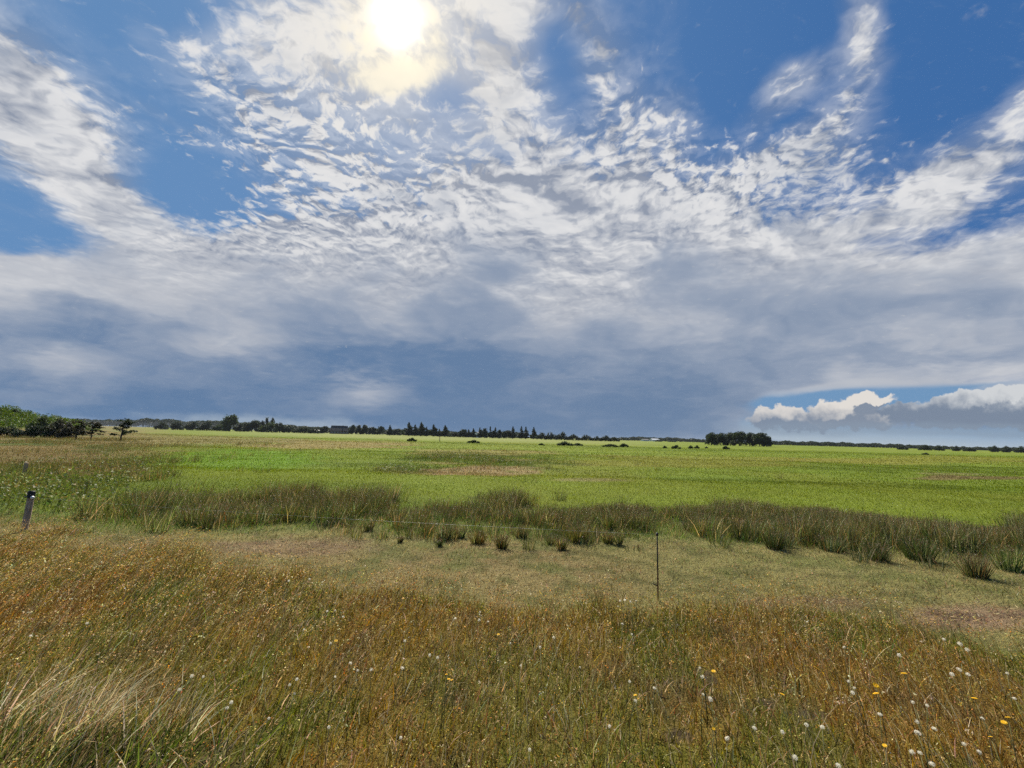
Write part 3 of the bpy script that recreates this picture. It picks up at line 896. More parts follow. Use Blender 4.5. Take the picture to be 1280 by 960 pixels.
# ---- meadow beyond: tufts thinning into the ground colour with distance
mp = []
for (cnt, y0, y1, hs, ws) in ((260000, 8.5, 20, 0.07, 0.012), (230000, 18, 42, 0.075, 0.03), (160000, 40, 110, 0.09, 0.09)):
    x, y = scatter(cnt, -1.3 * y1 - 2, 1.3 * y1 + 2, y0, y1)
    c, z = cover_colour(x, y)
    keep = rng.random(len(x)) < z['far'] * (0.35 + 0.9 * F2(x, y, 0.5))
    x, y, c, wd = x[keep], y[keep], c[keep], z['weeds'][keep]; n = len(x)
    col = jitter(c * 1.12, 0.14, 0.06)
    mp.append(blade_mesh(x, y, hs * rng.uniform(0.5, 1.3, n) * (1 + 0.8 * wd), ws * rng.uniform(0.6, 1.3, n), rng.uniform(0.2, 0.8, n), rng.uniform(0, 0.4, n),
                         rng.normal(0.3, 1.0, n), col, T=(0.0, 0.6)))
stuff('meadow_grass', mp, M['grass'], 'bright green meadow grass stretching to the line of trees', 'grass')

# ---- leafy weeds on the left and in the rough patch of the meadow
x, y = scatter(60000, -40, 8, 8.5, 34)
c, z = cover_colour(x, y)
keep = rng.random(len(x)) < z['weeds'] * sm(F2(x, y, 0.33), 0.42, 0.72) * 0.8
x, y, c = x[keep], y[keep], c[keep]; n = len(x)
hh = rng.uniform(0.15, 0.55, n) * (0.5 + F3(x, y, 0.3))
wp = [blade_mesh(x, y, hh, np.full(n, 0.012), rng.uniform(0.05, 0.4, n), rng.uniform(0, 0.3, n), rng.normal(0.3, 1, n), jitter(c, 0.2), T=(0.0, 0.6))]
for k in range(7):
    t = rng.uniform(0.15, 1.0, n)
    wp.append(flakes(x + rng.normal(0, 0.07, n), y + rng.normal(0, 0.07, n), height(x, y) + hh * t, rng.uniform(0.025, 0.055, n),
                     jitter(pick(n, [(2, (0.120, 0.160, 0.030)), (1.2, (0.16, 0.19, 0.045)), (0.6, (0.21, 0.18, 0.06))]), 0.25), flat=0.6))
k = rng.random(n) < 0.05                                       # pale umbels
wp.append(flakes(x[k] + rng.normal(0, 0.04, k.sum()), y[k], height(x[k], y[k]) + hh[k] * 1.05, rng.uniform(0.02, 0.04, k.sum()),
                 jitter(np.tile((0.42, 0.42, 0.34), (k.sum(), 1)), 0.2), flat=1.5))
stuff('leafy_weeds', wp, M['leaf'], 'tangle of nettles and pale flowering weeds in the rough pasture', 'weeds')

# ---- rough grass hummocks: thick on the left pasture, a few out in the meadow
x, y = scatter(7500, -62, 50, 10.5, 56)
c, z = cover_colour(x, y)
lft = sm(-(z['px'] + (F1(x, y, 0.1) - 0.5) * 200), -420, -180)
keep = rng.random(len(x)) < z['far'] * np.clip(lft * sm(F2(x, y, 0.22), 0.42, 0.58) * 1.0 + z['weeds'] * 0.25 + 0.05 * sm(F3(x, y, 0.12), 0.5, 0.65), 0, 1)
x, y = x[keep], y[keep]
hp = []
for a, b in zip(x, y):
    far_ = b > 24
    V_, F_, C_ = rush_clump(a, b, 26 if far_ else 44, float(rng.uniform(0.28, 0.62)), float(rng.uniform(0.18, 0.45)), brown=float(rng.uniform(0, 1.2)))
    hp.append((V_, F_, np.clip(C_ * [1.15, 1.05, 1.0], 0, 0.9)))
stuff('rough_hummocks', hp, M['rush'], 'scattered olive grass hummocks over the rough left pasture', 'grass')

# ---- low scrub clothing the dune bank
x = rng.uniform(-135, -72, 60000); y = rng.uniform(56, 96, 60000)
hb = height(x, y); keep = (rng.random(len(x)) < sm(hb, 0.5, 1.3)) & (x < -1.02 * y + 8)
x, y, hb = x[keep], y[keep], hb[keep]; n = len(x)
lump = F2(x, y, 0.45, 3)
wp = []
for k in range(3):
    wp.append(flakes(x + rng.normal(0, .2, n), y + rng.normal(0, .2, n), hb + rng.uniform(0.0, 1.0, n) * (0.15 + 1.3 * sm(lump, 0.42, 0.75)), rng.uniform(0.10, 0.22, n),
                     jitter(pick(n, [(2, (0.085, 0.135, 0.018)), (1.2, (0.115, 0.165, 0.022)), (0.8, (0.055, 0.085, 0.018))]), 0.25), flat=0.9))
stuff('bank_scrub', wp, M['leaf'], 'bright green low scrub covering the dune bank at the far left', 'scrub')


# ================================================================== TREES
def crown_mesh(name, lobes, leaf, dens, palette, lay=0.0):
    """leaf clumps spread through uneven lobes (cx, cy, cz, rx, ry, rz)"""
    P, Cc = [], []
    for cx, cy, cz, rx, ry, rz in lobes:
        n = max(30, int(dens * (rx * ry + ry * rz + rx * rz)))
        d = rng.normal(size=(n, 3)); d /= np.linalg.norm(d, axis=1)[:, None]
        r = rng.random(n) ** 0.42 * (1 + rng.normal(0, 0.10, n))
        bumpy = 0.80 + 0.40 * F1(d[:, 0] * 2.2 + cx * 3.1, d[:, 2] * 2.2 + d[:, 1] + cz * 1.7, 1.0, 3)
        p = d * (r * bumpy)[:, None] * [rx, ry, rz] + [cx, cy, cz]
        gap = F2(p[:, 0] + cy, p[:, 2] + p[:, 1] * 0.6, 1.1 / max(leaf * 3.5, 0.2), 2)
        p = p[gap > 0.36]
        P.append(p); Cc.append(jitter(pick(len(p), palette), 0.25, 0.08))
    P = np.concatenate(P); Cc = np.concatenate(Cc)
    V, Fc, C = flakes(P[:, 0], P[:, 1], P[:, 2], leaf * rng.uniform(0.6, 1.35, len(P)), Cc, flat=lay)
    return mesh_np(name, V, Fc, 3, C)


GREEN = [(2, (0.052, 0.078, 0.024)), (1, (0.075, 0.105, 0.030)), (0.7, (0.034, 0.055, 0.018))]
DARK = [(2, (0.028, 0.042, 0.020)), (1, (0.045, 0.062, 0.024)), (0.6, (0.018, 0.030, 0.015))]
OLIVE = [(2, (0.070, 0.105, 0.022)), (1.2, (0.100, 0.140, 0.026)), (0.7, (0.050, 0.075, 0.020))]
BROWNISH = [(2, (0.040, 0.040, 0.020)), (1, (0.055, 0.050, 0.025)), (1, (0.028, 0.036, 0.017))]


def trunk_mesh(H, r, limbs, lean=(0, 0)):
    m = MB()
    pts = [(lean[0] * t * t * H, lean[1] * t * t * H, H * t - 0.15) for t in (0, 0.25, 0.5, 0.75, 1.0)]
    m.tube(pts, [r * 1.25, r, r * 0.8, r * 0.55, r * 0.3], 7)
    for a, b, rr in limbs:
        a, b = Vector(a), Vector(b)
        m.tube([a, (a + b) / 2 + Vector((0, 0, (b - a).length * 0.08)), b], [rr, rr * 0.7, rr * 0.35], 5)
    return m


def place(px, depth):
    d = ray(px, horizon(px) + 1)
    x = d.x / d.y * depth
    return x, depth, float(height(np.array([x]), np.array([depth]))[0])


def tree(kind, px, top, wpx, depth, label, cat='tree', group=None, palette=GREEN, base_gap=0.10, leaf=None, name=None):
    """one tree or shrub: trunk + crown under an Empty at its foot; sizes follow from where it stands"""
    X, Y, Z = place(px, depth)
    scale = math.hypot(X, Y) / FPX * math.cos(math.atan2(X, Y))          # metres per pixel square to the axis
    _, ty, dd = project(np.array([X]), np.array([Y]), np.array([Z]))
    H = max(0.4, (float(ty[0]) - top) * float(dd[0]) / FPX)
    W = wpx * float(dd[0]) / FPX * math.cos(math.atan2(X, Y))            # undo the stretch towards the picture's edge
    e = thing(name or {'round': 'tree', 'spruce': 'spruce_tree', 'pine': 'pine_tree', 'shrub': 'shrub', 'poplar': 'poplar_tree', 'wind': 'wind_bent_tree'}[kind],
              (X, Y, Z), label, cat, group)
    g = np.random.default_rng(int(px * 131) % 99991)
    lf = leaf or max(0.10, min(0.55, H * 0.055))
    if kind in ('round', 'pine'):
        lobes = []
        k = 9 if kind == 'round' else 8
        for i in range(k):
            a = 2 * math.pi * i / k + g.uniform(-.4, .4); rr = W * 0.30 * g.uniform(0.5, 1.0)
            s = W * g.uniform(0.17, 0.27)
            zc = H * g.uniform(0.42 if kind == 'round' else 0.50, 0.80)
            lobes.append((math.cos(a) * rr, math.sin(a) * rr, zc, s, s, min(s * g.uniform(0.75, 1.1), H - zc + 0.02 * H)))
        for sx in (g.uniform(-.15, .15), g.uniform(-.25, .25)):
            lobes.append((sx * W, 0, H * 0.80, W * 0.20, W * 0.20, H * 0.20))
        lobes.append((0, 0, H * 0.55, W * 0.30, W * 0.30, H * 0.28))
        if kind == 'round':
            for i in range(5):
                a = g.uniform(0, 6.3); lobes.append((math.cos(a) * W * .3, math.sin(a) * W * .3, H * 0.22, W * 0.20, W * 0.20, H * 0.20))
        tr = trunk_mesh(H * 0.8, max(0.05, H * 0.028), [((0, 0, H * 0.35), (l[0] * .9, l[1] * .9, l[2]), H * 0.014) for l in lobes[:6]])
        dens = 26 / (lf * lf) * 0.50
    elif kind == 'spruce':
        W *= 1.25
        lobes = []
        k = 9
        for i in range(k):
            t = (i + 0.3) / k
            zc = H * (0.10 + 0.86 * t)
            s = W * 0.5 * (1 - t) ** 0.70 * g.uniform(0.8, 1.15) + W * 0.03
            for q in range(3 if i < 6 else 1):
                a = g.uniform(0, 6.3); o = s * 0.35 if i < 6 else 0
                lobes.append((math.cos(a) * o, math.sin(a) * o, zc, s * 0.8, s * 0.8, H * 0.075))
        lobes.append((0, 0, H * 0.95, W * 0.04, W * 0.04, H * 0.06))
        tr = trunk_mesh(H * 0.97, max(0.05, H * 0.022), [])
        dens = 26 / (lf * lf) * 0.40
    elif kind == 'poplar':
        lobes = [(g.uniform(-.12, .12) * W, g.uniform(-.1, .1) * W, H * t, W * 0.42 * s, W * 0.42 * s, H * 0.14) for t, s in ((.30, .7), (.45, .95), (.6, 1), (.74, .9), (.86, .6))]
        tr = trunk_mesh(H * 0.9, max(0.05, H * 0.022), [])
        dens = 26 / (lf * lf) * 0.36
    elif kind == 'wind':
        lobes = []
        for i in range(17):                                             # flat layered pads streaming to the right
            t = (i + g.uniform(0, 1)) / 17; s = W * g.uniform(0.09, 0.17)
            lobes.append((W * (g.uniform(-0.40, 0.42) * (1.1 - 0.55 * t) + 0.05 * t), W * g.uniform(-.25, .25) * (1.2 - t), H * (0.26 + 0.66 * t), s, s, H * 0.055))
        lobes.append((0.02 * W, 0, H * 0.92, W * 0.22, W * 0.22, H * 0.08))
        tr = trunk_mesh(H * 0.85, H * 0.030, [((0.02 * W, 0, H * (0.2 + 0.04 * i)), (l[0], l[1], l[2]), H * 0.016) for i, l in enumerate(lobes[:12])], lean=(0.06, 0))
        dens = 26 / (lf * lf) * 0.40
    else:                                                               # shrub: domed down to the ground
        lobes = []
        k = int(np.clip(W / H * 3.2, 4, 11))
        for i in range(k):
            u = (i + 0.5) / k * 2 - 1
            hh = H * (1 - 0.55 * u * u) * g.uniform(0.72, 1.0)
            s = max(W / k * 0.95, H * 0.28)
            lobes.append((u * W * 0.42, g.uniform(-.22, .22) * W * 0.6, hh * 0.52, s, max(s, H * .35), hh * 0.50))
        lobes.append((g.uniform(-.1, .1) * W, 0, H * 0.66, W * 0.18, W * 0.2, H * 0.36))
        tr = trunk_mesh(H * 0.5, max(0.03, H * 0.03), [((0, 0, 0), (l[0], l[1], l[2]), H * 0.015) for l in lobes[:4]])
        dens = 26 / (lf * lf) * 0.55
    tr.build('trunk' if kind != 'shrub' else 'stem', M['bark'], e, smooth=True)
    link('crown' if kind != 'shrub' else 'foliage', crown_mesh('crown', lobes, lf, dens * 0.55, palette, 0.3 if kind == 'wind' else 0.0), M['leaf'], e)
    return e


# ---- dune bank with shrubs, far left
LB = 'shrubs on the dune bank'
tree('shrub', -8, 508.5, 26, 78, 'small dark shrub on the crest of the bank at the left edge', 'shrub', LB, GREEN, leaf=0.16)
tree('shrub', 17, 511, 13, 80, 'small dark rounded shrub standing alone on the crest of the bank', 'shrub', LB, GREEN, leaf=0.15)
tree('shrub', 52, 519.5, 40, 68, 'brownish green shrub halfway down the bank', 'shrub', LB, GREEN, leaf=0.15)
tree('shrub', 8, 533, 84, 57, 'low dark shrub at the foot of the bank by the left edge', 'shrub', LB, DARK, leaf=0.13)
tree('shrub', 45, 532, 66, 57, 'low dark shrub in the middle of the foot of the bank', 'shrub', LB, DARK, leaf=0.13)
tree('shrub', 71, 522.5, 36, 58, 'dark brownish shrub where the bank slopes down', 'shrub', LB, BROWNISH, leaf=0.13)
tree('shrub', 86, 526.5, 26, 56, 'low dark shrub at the right end of the bank', 'shrub', LB, BROWNISH, leaf=0.13)
# ---- wind-bent trees in the pasture
WB = 'wind bent trees in the left pasture'
tree('wind', 97, 525, 40, 50, 'sparse brown wind bent tree beside the end of the bank', group=WB, palette=BROWNISH, leaf=0.10)
tree('wind', 116, 527, 42, 49, 'wind bent tree with flat layered crown between two others', group=WB, palette=BROWNISH, leaf=0.10)
tree('wind', 153, 523, 42, 48, 'wind bent tree standing apart with open layered branches', group=WB, palette=DARK, leaf=0.10)
# ---- hedge line and trees left of the farmhouse
HL = 'hedge shrubs left of the farmhouse'
for px, top, w, lab in ((203, 527, 24, 'dark hedge shrub at the left end of the hedge line'), (222, 526.5, 24, 'second dark shrub from the left in the hedge line'),
                        (241, 526, 26, 'third dark shrub from the left in the hedge line'), (259, 526, 24, 'hedge shrub just left of the big round tree'),
                        (275, 530, 20, 'pale grey green shrub under the left side of the big round tree'), (299, 529, 20, 'dark hedge shrub right of the big round tree'),
                        (362, 531.5, 22, 'long low hedge shrub right of the twin poplars'), (381, 533, 24, 'low dark hedge shrub left of the shed'), (394, 534.5, 14, 'small dark shrub behind the low shed')):
    tree('shrub', px, top, w, 300, lab, 'shrub', HL, GREEN if px == 275 else DARK)
tree('round', 287, 517.5, 25, 296, 'big round leafy tree rising above the hedge line', palette=GREEN)
tree('round', 315, 525.5, 24, 300, 'broad dark dome shaped tree right of the big round tree', palette=DARK)
tree('round', 327.5, 525.5, 8, 302, 'small slim tree just left of the twin poplars', palette=DARK)
tree('poplar', 333, 520, 8.5, 300, 'left one of the twin poplars above the hedge', group='twin poplars', palette=DARK)
tree('poplar', 339.5, 521, 7, 301, 'right one of the twin poplars above the hedge', group='twin poplars', palette=DARK)
tree('shrub', 336, 527.5, 28, 296, 'grey green thicket at the foot of the twin poplars', 'shrub', HL, GREEN)
tree('round', 350, 528, 15, 300, 'dark rounded tree right of the poplar thicket', palette=DARK)
tree('round', 405, 532.5, 13, 352, 'dark tree between the low shed and the farmhouse', palette=DARK)
# ---- trees right of the farmhouse
RT = 'round trees right of the farmhouse'
for px, top, w, lab in ((440, 531, 11, 'round tree closest to the right side of the farmhouse'), (447.5, 531, 9, 'second round tree right of the farmhouse'),
                        (455, 530.5, 12, 'third and tallest round tree right of the farmhouse'), (465, 533.5, 12, 'lower round tree fourth from the farmhouse'),
                        (475, 532.5, 11, 'round tree fifth from the farmhouse'), (496, 536, 15, 'low round tree just left of the spruce group')):
    tree('round', px, top, w, 345, lab, group=RT, palette=DARK)
SP = 'spruces along the meadow edge'
for kind, px, top, w, lab in (
        ('spruce', 487, 531.5, 9, 'lone pointed spruce between round trees and the spruce group'),
        ('spruce', 510.5, 528, 15, 'broad tall spruce at the left of the spruce group'), ('spruce', 518.5, 530.5, 11, 'second spruce in the tall spruce group'),
        ('spruce', 526, 528, 14, 'tallest broad spruce in the middle of the group'), ('spruce', 533, 533.5, 8, 'small narrow spruce at the right of the group'),
        ('spruce', 541.5, 530.5, 14, 'wide cone shaped spruce standing right of the group'), ('spruce', 549, 536, 8, 'small dark spruce between two cone shaped ones'),
        ('spruce', 556, 531.5, 13, 'pointed cone shaped spruce left of the low hedge'), ('spruce', 585.5, 536.5, 8, 'small ragged spruce left of the white house'),
        ('spruce', 591.5, 535.5, 8, 'narrow spruce touching the left of the white house'), ('spruce', 599.5, 534.5, 7, 'narrow spruce touching the right of the white house'),
        ('spruce', 612.5, 533, 5, 'thinnest spire like spruce right of the white house'), ('spruce', 619, 534, 7, 'pointed spruce second right of the thin spire'),
        ('spruce', 641, 533, 10, 'dark spruce left of a close spruce pair'), ('spruce', 651.5, 533, 8, 'left spruce of the close pair'),
        ('spruce', 657, 533.5, 8, 'right spruce of the close pair'), ('spruce', 667, 534, 9, 'last pointed spruce before the long thicket')):
    tree(kind, px, top, w, 305, lab, group=SP, palette=DARK)
for px, top, w, lab in ((578.5, 536.5, 13, 'bushy dark tree right of the low hedge'), (605, 535, 11, 'bushy dark tree right beside the white house'),
                        (616, 538, 8, 'small bushy tree under the thin spire spruce'), (624, 537, 8, 'small bushy tree right of the pointed spruce'), (633, 538, 13, 'wide low bushy tree in the gap between spruces')):
    tree('round', px, top, w, 303, lab, group='bushy trees among the spruces', palette=DARK)
tree('shrub', 568, 540, 20, 308, 'low even hedge between the cone spruce and bushy tree', 'shrub', palette=DARK)
TH = 'shrubs of the long dark thicket'
for px, top, w, lab in ((677, 540.5, 16, 'first shrub of the long thicket next to the last spruce'), (689, 539.5, 19, 'second and highest shrub of the long thicket'), (702, 540, 18, 'third shrub of the long thicket'),
                        (717, 542.5, 18, 'fourth shrub of the long thicket'), (733, 543, 17, 'fifth shrub of the long thicket'), (746, 545, 14, 'sixth shrub of the long thicket'),
                        (757, 544, 18, 'dome shaped shrub near the right end of the thicket'), (768, 546.2, 14, 'last low shrub at the right end of the thicket')):
    tree('shrub', px, top, w, 290, lab, 'shrub', TH, DARK)
# ---- the isolated grove
GR = 'trees of the isolated grove'
for px, top, w, dep, lab in ((889, 540.3, 15, 198, 'leaning tree at the left end of the isolated grove'), (901, 541, 19, 202, 'second tree from the left in the grove'),
                             (913, 540.5, 16, 205, 'third tree from the left in the grove'), (924, 539.3, 19, 200, 'tallest tree in the middle of the grove'),
                             (937, 540.5, 18, 204, 'third tree from the right in the grove'), (949, 541, 19, 199, 'second tree from the right in the grove'), (958.5, 545, 13, 201, 'lowest tree at the right end of the grove')):
    tree('round', px, top, w * 1.22, dep, lab, group=GR, palette=[(2, (0.030, 0.048, 0.018)), (1, (0.048, 0.068, 0.022)), (0.6, (0.020, 0.032, 0.014))])
# ---- low bushes out in the meadow
MB_ = 'low bushes scattered over the meadow'
for px, base, top, w, lab in ((515, 551, 547, 14, 'low bush in the meadow in front of the spruce group'), (592, 553.5, 549.8, 18, 'low bush in the meadow in front of the white house'),
                              (677, 556, 554, 10, 'tiny bush left of the long meadow bush'), (706, 556.5, 551.5, 24, 'long rounded bush in the meadow below the thicket'),
                              (722, 556.6, 553.8, 16, 'flat right hand tail of the long meadow bush'), (763, 558, 555, 24, 'flat long bush in the meadow below the thicket end'),
                              (780, 558.5, 553.8, 13, 'taller small bush at the end of the flat long bush'), (831, 559.5, 557, 6, 'tiny bush left of the wider meadow bush'),
                              (845, 560, 556, 15, 'wider dark bush in the meadow below the white barn'), (863, 560, 556.8, 8, 'left one of two small bushes near the grove'),
                              (871, 560, 556.5, 7, 'right one of two small bushes near the grove'), (883, 560, 558.3, 5, 'tiniest bush below the left end of the grove'),
                              (907, 561, 557.3, 11, 'rounded bush in front of the grove')):
    dep = CAM_H * FPX / (base - horizon(px))
    tree('shrub', px, top, w, dep, lab, 'bush', MB_, GREEN, name='meadow_bush')
# ---- right hand skyline shrubs
RS = 'shrubs on the right skyline'
for px, top, w, lab in ((1128, 557, 18, 'leftmost separate shrub on the right skyline'), (1156, 556, 22, 'low domed shrub left of the highest bump on the right skyline'), (1174, 556.6, 18, 'shrub right of the low dome on the right skyline'),
                        (1195, 557.3, 12, 'small shrub with flat top on the right skyline'), (1212, 559, 20, 'low shrub in the dip of the right skyline'), (1243, 557, 16, 'dark round shrub left of the last broad shrubs'),
                        (1258, 557, 18, 'broad dark shrub second from the right edge'), (1276, 557.6, 22, 'broad shrub touching the right edge of the view')):
    tree('shrub', px, top, w, 225, lab, 'shrub', RS, DARK)
tree('shrub', 1156, 566, 12, CAM_H * FPX / 9.0, 'small dark bush alone in front of the right skyline', 'bush', MB_, DARK, name='meadow_bush')


# ---- far-off woods that read as one mass
def wood(name, line, depth, label, leaf, palette, thick=30):
    """line: (px, top) along the skyline"""
    xs = np.array([p[0] for p in line], float); ts = np.array([p[1] for p in line], float)
    parts = []
    n = int((xs[-1] - xs[0]) * 110)
    px = rng.uniform(xs[0], xs[-1], n)
    dep = depth + rng.uniform(0, thick, n)
    ry = 1.0
    X = (px - 640) / FPX * dep * 1.0
    _, by, dd = project(X, dep, np.zeros(n))
    px2, _, _ = project(X, dep, np.zeros(n))
    topz = (by - np.interp(px2, xs, ts) + (F1(px2, px2 * 0, 0.22, 3) - 0.5) * 3.0) * dd / FPX
    zz_ = topz * np.sqrt(rng.random(n))
    V, Fc, C = flakes(X, dep, zz_, leaf * rng.uniform(0.7, 1.4, n), jitter(pick(n, palette), 0.2, 0.06))
    return tag(link(name, mesh_np(name, V, Fc, 3, C), M['leaf']), label, 'woodland', kind='stuff')


wood('far_wood', [(940, 551.5), (975, 551.8), (1010, 552.3), (1050, 553.5), (1100, 555), (1140, 556.5), (1200, 558.8), (1240, 559.5), (1300, 560.5), (1420, 564)], 420, 'thin dark wood along the skyline on the right', 0.75, DARK)
wood('far_wood', [(765, 547.5), (790, 547), (812, 546.8), (820, 547.8), (834, 546.6), (850, 548.2), (880, 549.5), (900, 550.2)], 620, 'thin far wood on the skyline between thicket and grove', 1.0, DARK)
wood('far_wood', [(355, 531), (400, 534.3), (440, 535), (520, 538), (570, 540), (660, 542)], 520, 'continuous dark wood low behind the farmhouse and spruces', 0.9, DARK)
wood('far_wood', [(-120, 520), (60, 522.5), (110, 524.5), (160, 525.5), (173, 525), (182, 522.8), (195, 524), (218, 525), (232, 527), (262, 526.5), (300, 528), (350, 531)], 1250, 'blue tinted far wood on the left horizon', 2.2, DARK, thick=80)


# ================================================================== BUILDINGS
def noisy(c1, c2, sc, rough=0.85, spec=0.15):
    return lambda t: principled(t, mix(noise3(t, objco(t), sc, 5, 0.65), c1, c2), rough, spec)


M['thatch'] = material('dark_thatch', noisy((0.050, 0.047, 0.045), (0.095, 0.088, 0.080), 1.2, 0.95, 0.05))
M['brick'] = material('dark_brick', noisy((0.085, 0.045, 0.035), (0.15, 0.085, 0.065), 1.5))
M['white'] = material('white_paint', noisy((0.62, 0.62, 0.60), (0.78, 0.78, 0.76), 0.8, 0.6, 0.3))
M['pane'] = material('window_glass', lambda t: principled(t, (0.03, 0.035, 0.04), 0.08, 0.5))
M['sheet'] = material('pale_roof_sheet', noisy((0.40, 0.42, 0.44), (0.52, 0.53, 0.54), 0.7, 0.5, 0.4))
M['greyroof'] = material('grey_roof_tiles', noisy((0.09, 0.09, 0.095), (0.16, 0.155, 0.15), 1.5, 0.8, 0.2))


def house(name, px, depth, W, Dp, Hw, Hr, label, cat, wall_m, roof_m, hip=0.35, windows=5, rz=0.0, over=0.5, doors=0, trim=True):
    X, Y, Z = place(px, depth)
    e = thing(name, (X, Y, Z - 0.15), label, cat, rz=rz)
    MB().box(-W / 2, W / 2, -Dp / 2, Dp / 2, 0, Hw).build('wall', M[wall_m], e)
    if hip == 0:                                             # gable walls carry the roof ends
        a, b = Dp / 2, Hr - 0.12
        for s in (-1, 1):
            gb = MB()
            x0, x1 = sorted((s * W / 2, s * (W / 2 - 0.25)))
            gb.add([(x0, -a, Hw), (x1, -a, Hw), (x1, a, Hw), (x0, a, Hw), (x0, 0, Hw + b), (x1, 0, Hw + b)],
                   [(0, 3, 2, 1), (0, 4, 3), (1, 2, 5), (0, 1, 5, 4), (2, 3, 4, 5)])
            gb.build('gable', M[wall_m], e)
    w, d, r = W / 2 + over, Dp / 2 + over, (W / 2 + over) * (1 - hip) if hip else W / 2 + over * 0.5
    z0, z1 = Hw - over * Hr / (Dp / 2 + over) * 0.9 + 0.2, Hw + Hr
    th = 0.3
    v = [(-w, -d, z0), (w, -d, z0), (w, d, z0), (-w, d, z0), (-r, 0, z1), (r, 0, z1)]
    v += [(p[0] * 0.97, p[1] * 0.94, p[2] - th) for p in v[:4]] + [(-r * 0.97, 0, z1 - th), (r * 0.97, 0, z1 - th)]
    f = [(0, 1, 5, 4), (2, 3, 4, 5), (1, 2, 5), (3, 0, 4), (6, 10, 11, 7), (8, 11, 10, 9), (7, 11, 8), (9, 10, 6), (0, 6, 7, 1), (1, 7, 8, 2), (2, 8, 9, 3), (3, 9, 6, 0)]
    if hip == 0:
        f = [q for q in f if q not in ((1, 2, 5), (3, 0, 4), (7, 11, 8), (9, 10, 6), (1, 7, 8, 2), (3, 9, 6, 0))]
        f += [(1, 7, 11, 5), (5, 11, 8, 2), (0, 4, 10, 6), (4, 3, 9, 10)]
    MB().add(v, f).build('roof', M[roof_m], e)
    if hip: MB().tube([(-r - 0.2, 0, z1 + 0.02), (0, 0, z1 + 0.05), (r + 0.2, 0, z1 + 0.02)], 0.22, 6).build('ridge', M[roof_m], e)
    for i in range(windows):
        cx = -W / 2 + W * (i + 0.75) / (windows + 0.5)
        y = -Dp / 2
        fr = MB()
        for q in ((-.62, -.50, 0.8, 2.3), (.50, .62, 0.8, 2.3), (-.5, .5, 0.8, 0.92), (-.5, .5, 2.18, 2.3), (-.05, .05, 0.92, 2.18)):
            fr.box(cx + q[0], cx + q[1], y - 0.08, y - 0.003, q[2], q[3])
        wn = fr.build('window', M['white'], e)
        MB().box(cx - .5, cx + .5, y - 0.04, y - 0.004, 0.92, 2.18).build('pane', M['pane'], wn)
    return e


h = house('farmhouse', 424, 350, 14.5, 8.5, 2.6, 3.9, 'long dark brick farmhouse with dark hipped roof and white framed windows', 'farmhouse', 'brick', 'thatch', hip=0.22, windows=6, rz=0.38)
MB().box(2.2, 2.9, -0.5, 0.5, 5.6, 7.0).build('chimney', M['brick'], h)
house('farm_shed', 398.5, 352, 6.0, 5.0, 1.6, 1.3, 'low shed with a pale sheet roof left of the farmhouse', 'shed', 'greyroof', 'sheet', hip=0, windows=1, rz=0.45)
house('white_house', 596.5, 330, 3.6, 5.0, 3.0, 1.4, 'small white gabled house half hidden between two spruces', 'house', 'white', 'greyroof', hip=0, windows=1, rz=1.2)
house('white_barn', 818, 560, 9.5, 8.0, 2.0, 1.7, 'low barn with a bright pale roof on the far skyline', 'barn', 'white', 'sheet', hip=0, windows=0, rz=0.2)
house('grey_barn', 806, 560, 8.0, 7.0, 1.7, 1.2, 'low grey roofed barn left of the bright pale roofed one', 'barn', 'white', 'greyroof', hip=0, windows=0, rz=0.2)
tree('shrub', 823, 549.4, 10, 470, 'dark rounded bush right in front of the pale roofed barn', 'bush', palette=DARK)
tree('shrub', 840, 550.6, 12, 480, 'low dark bush right of the pale roofed barn', 'bush', palette=DARK)


# ================================================================== FENCE
def wood_mat(t):
    p = objco(t)
    n = t.nodes.new('ShaderNodeMapping'); n.inputs['Scale'].default_value = (1, 1, 0.12); t.links.new(p.o, n.inputs['Vector'])
    g1 = noise3(t, S(n.outputs[0]), 60, 5, 0.7); g2 = noise3(t, p, 7, 4, 0.6)
    c = mix(g1.step(0.3, 0.7), (0.20, 0.14, 0.09), (0.56, 0.42, 0.30))
    c = mix(g2.step(0.45, 0.7) * 0.6, c, (0.20, 0.125, 0.075))
    return principled(t, c, 0.85, 0.15, bump(t, g1, 0.7, 0.01))


M['oldwood'] = material('weathered_wood', wood_mat)
M['black'] = material('black_plastic', lambda t: principled(t, mix(noise3(t, objco(t), 40, 3), (0.010, 0.010, 0.011), (0.022, 0.021, 0.020)), 0.5, 0.35))
M['porcelain'] = material('white_insulator', lambda t: principled(t, mix(noise3(t, objco(t), 30, 3), (0.70, 0.70, 0.68), (0.80, 0.80, 0.78)), 0.3, 0.5))
M['rustrod'] = material('rusty_rod', lambda t: principled(t, mix(sep(objco(t))[2].step(0.25, 0.42), mix(noise3(t, objco(t), 50, 4), (0.11, 0.045, 0.025), (0.20, 0.085, 0.045)), (0.014, 0.012, 0.011)), 0.6, 0.3))
M['wire'] = material('pale_fence_wire', lambda t: principled(t, mix(noise3(t, objco(t), 90, 2), (0.20, 0.22, 0.17), (0.30, 0.32, 0.26)), 0.5, 0.4))

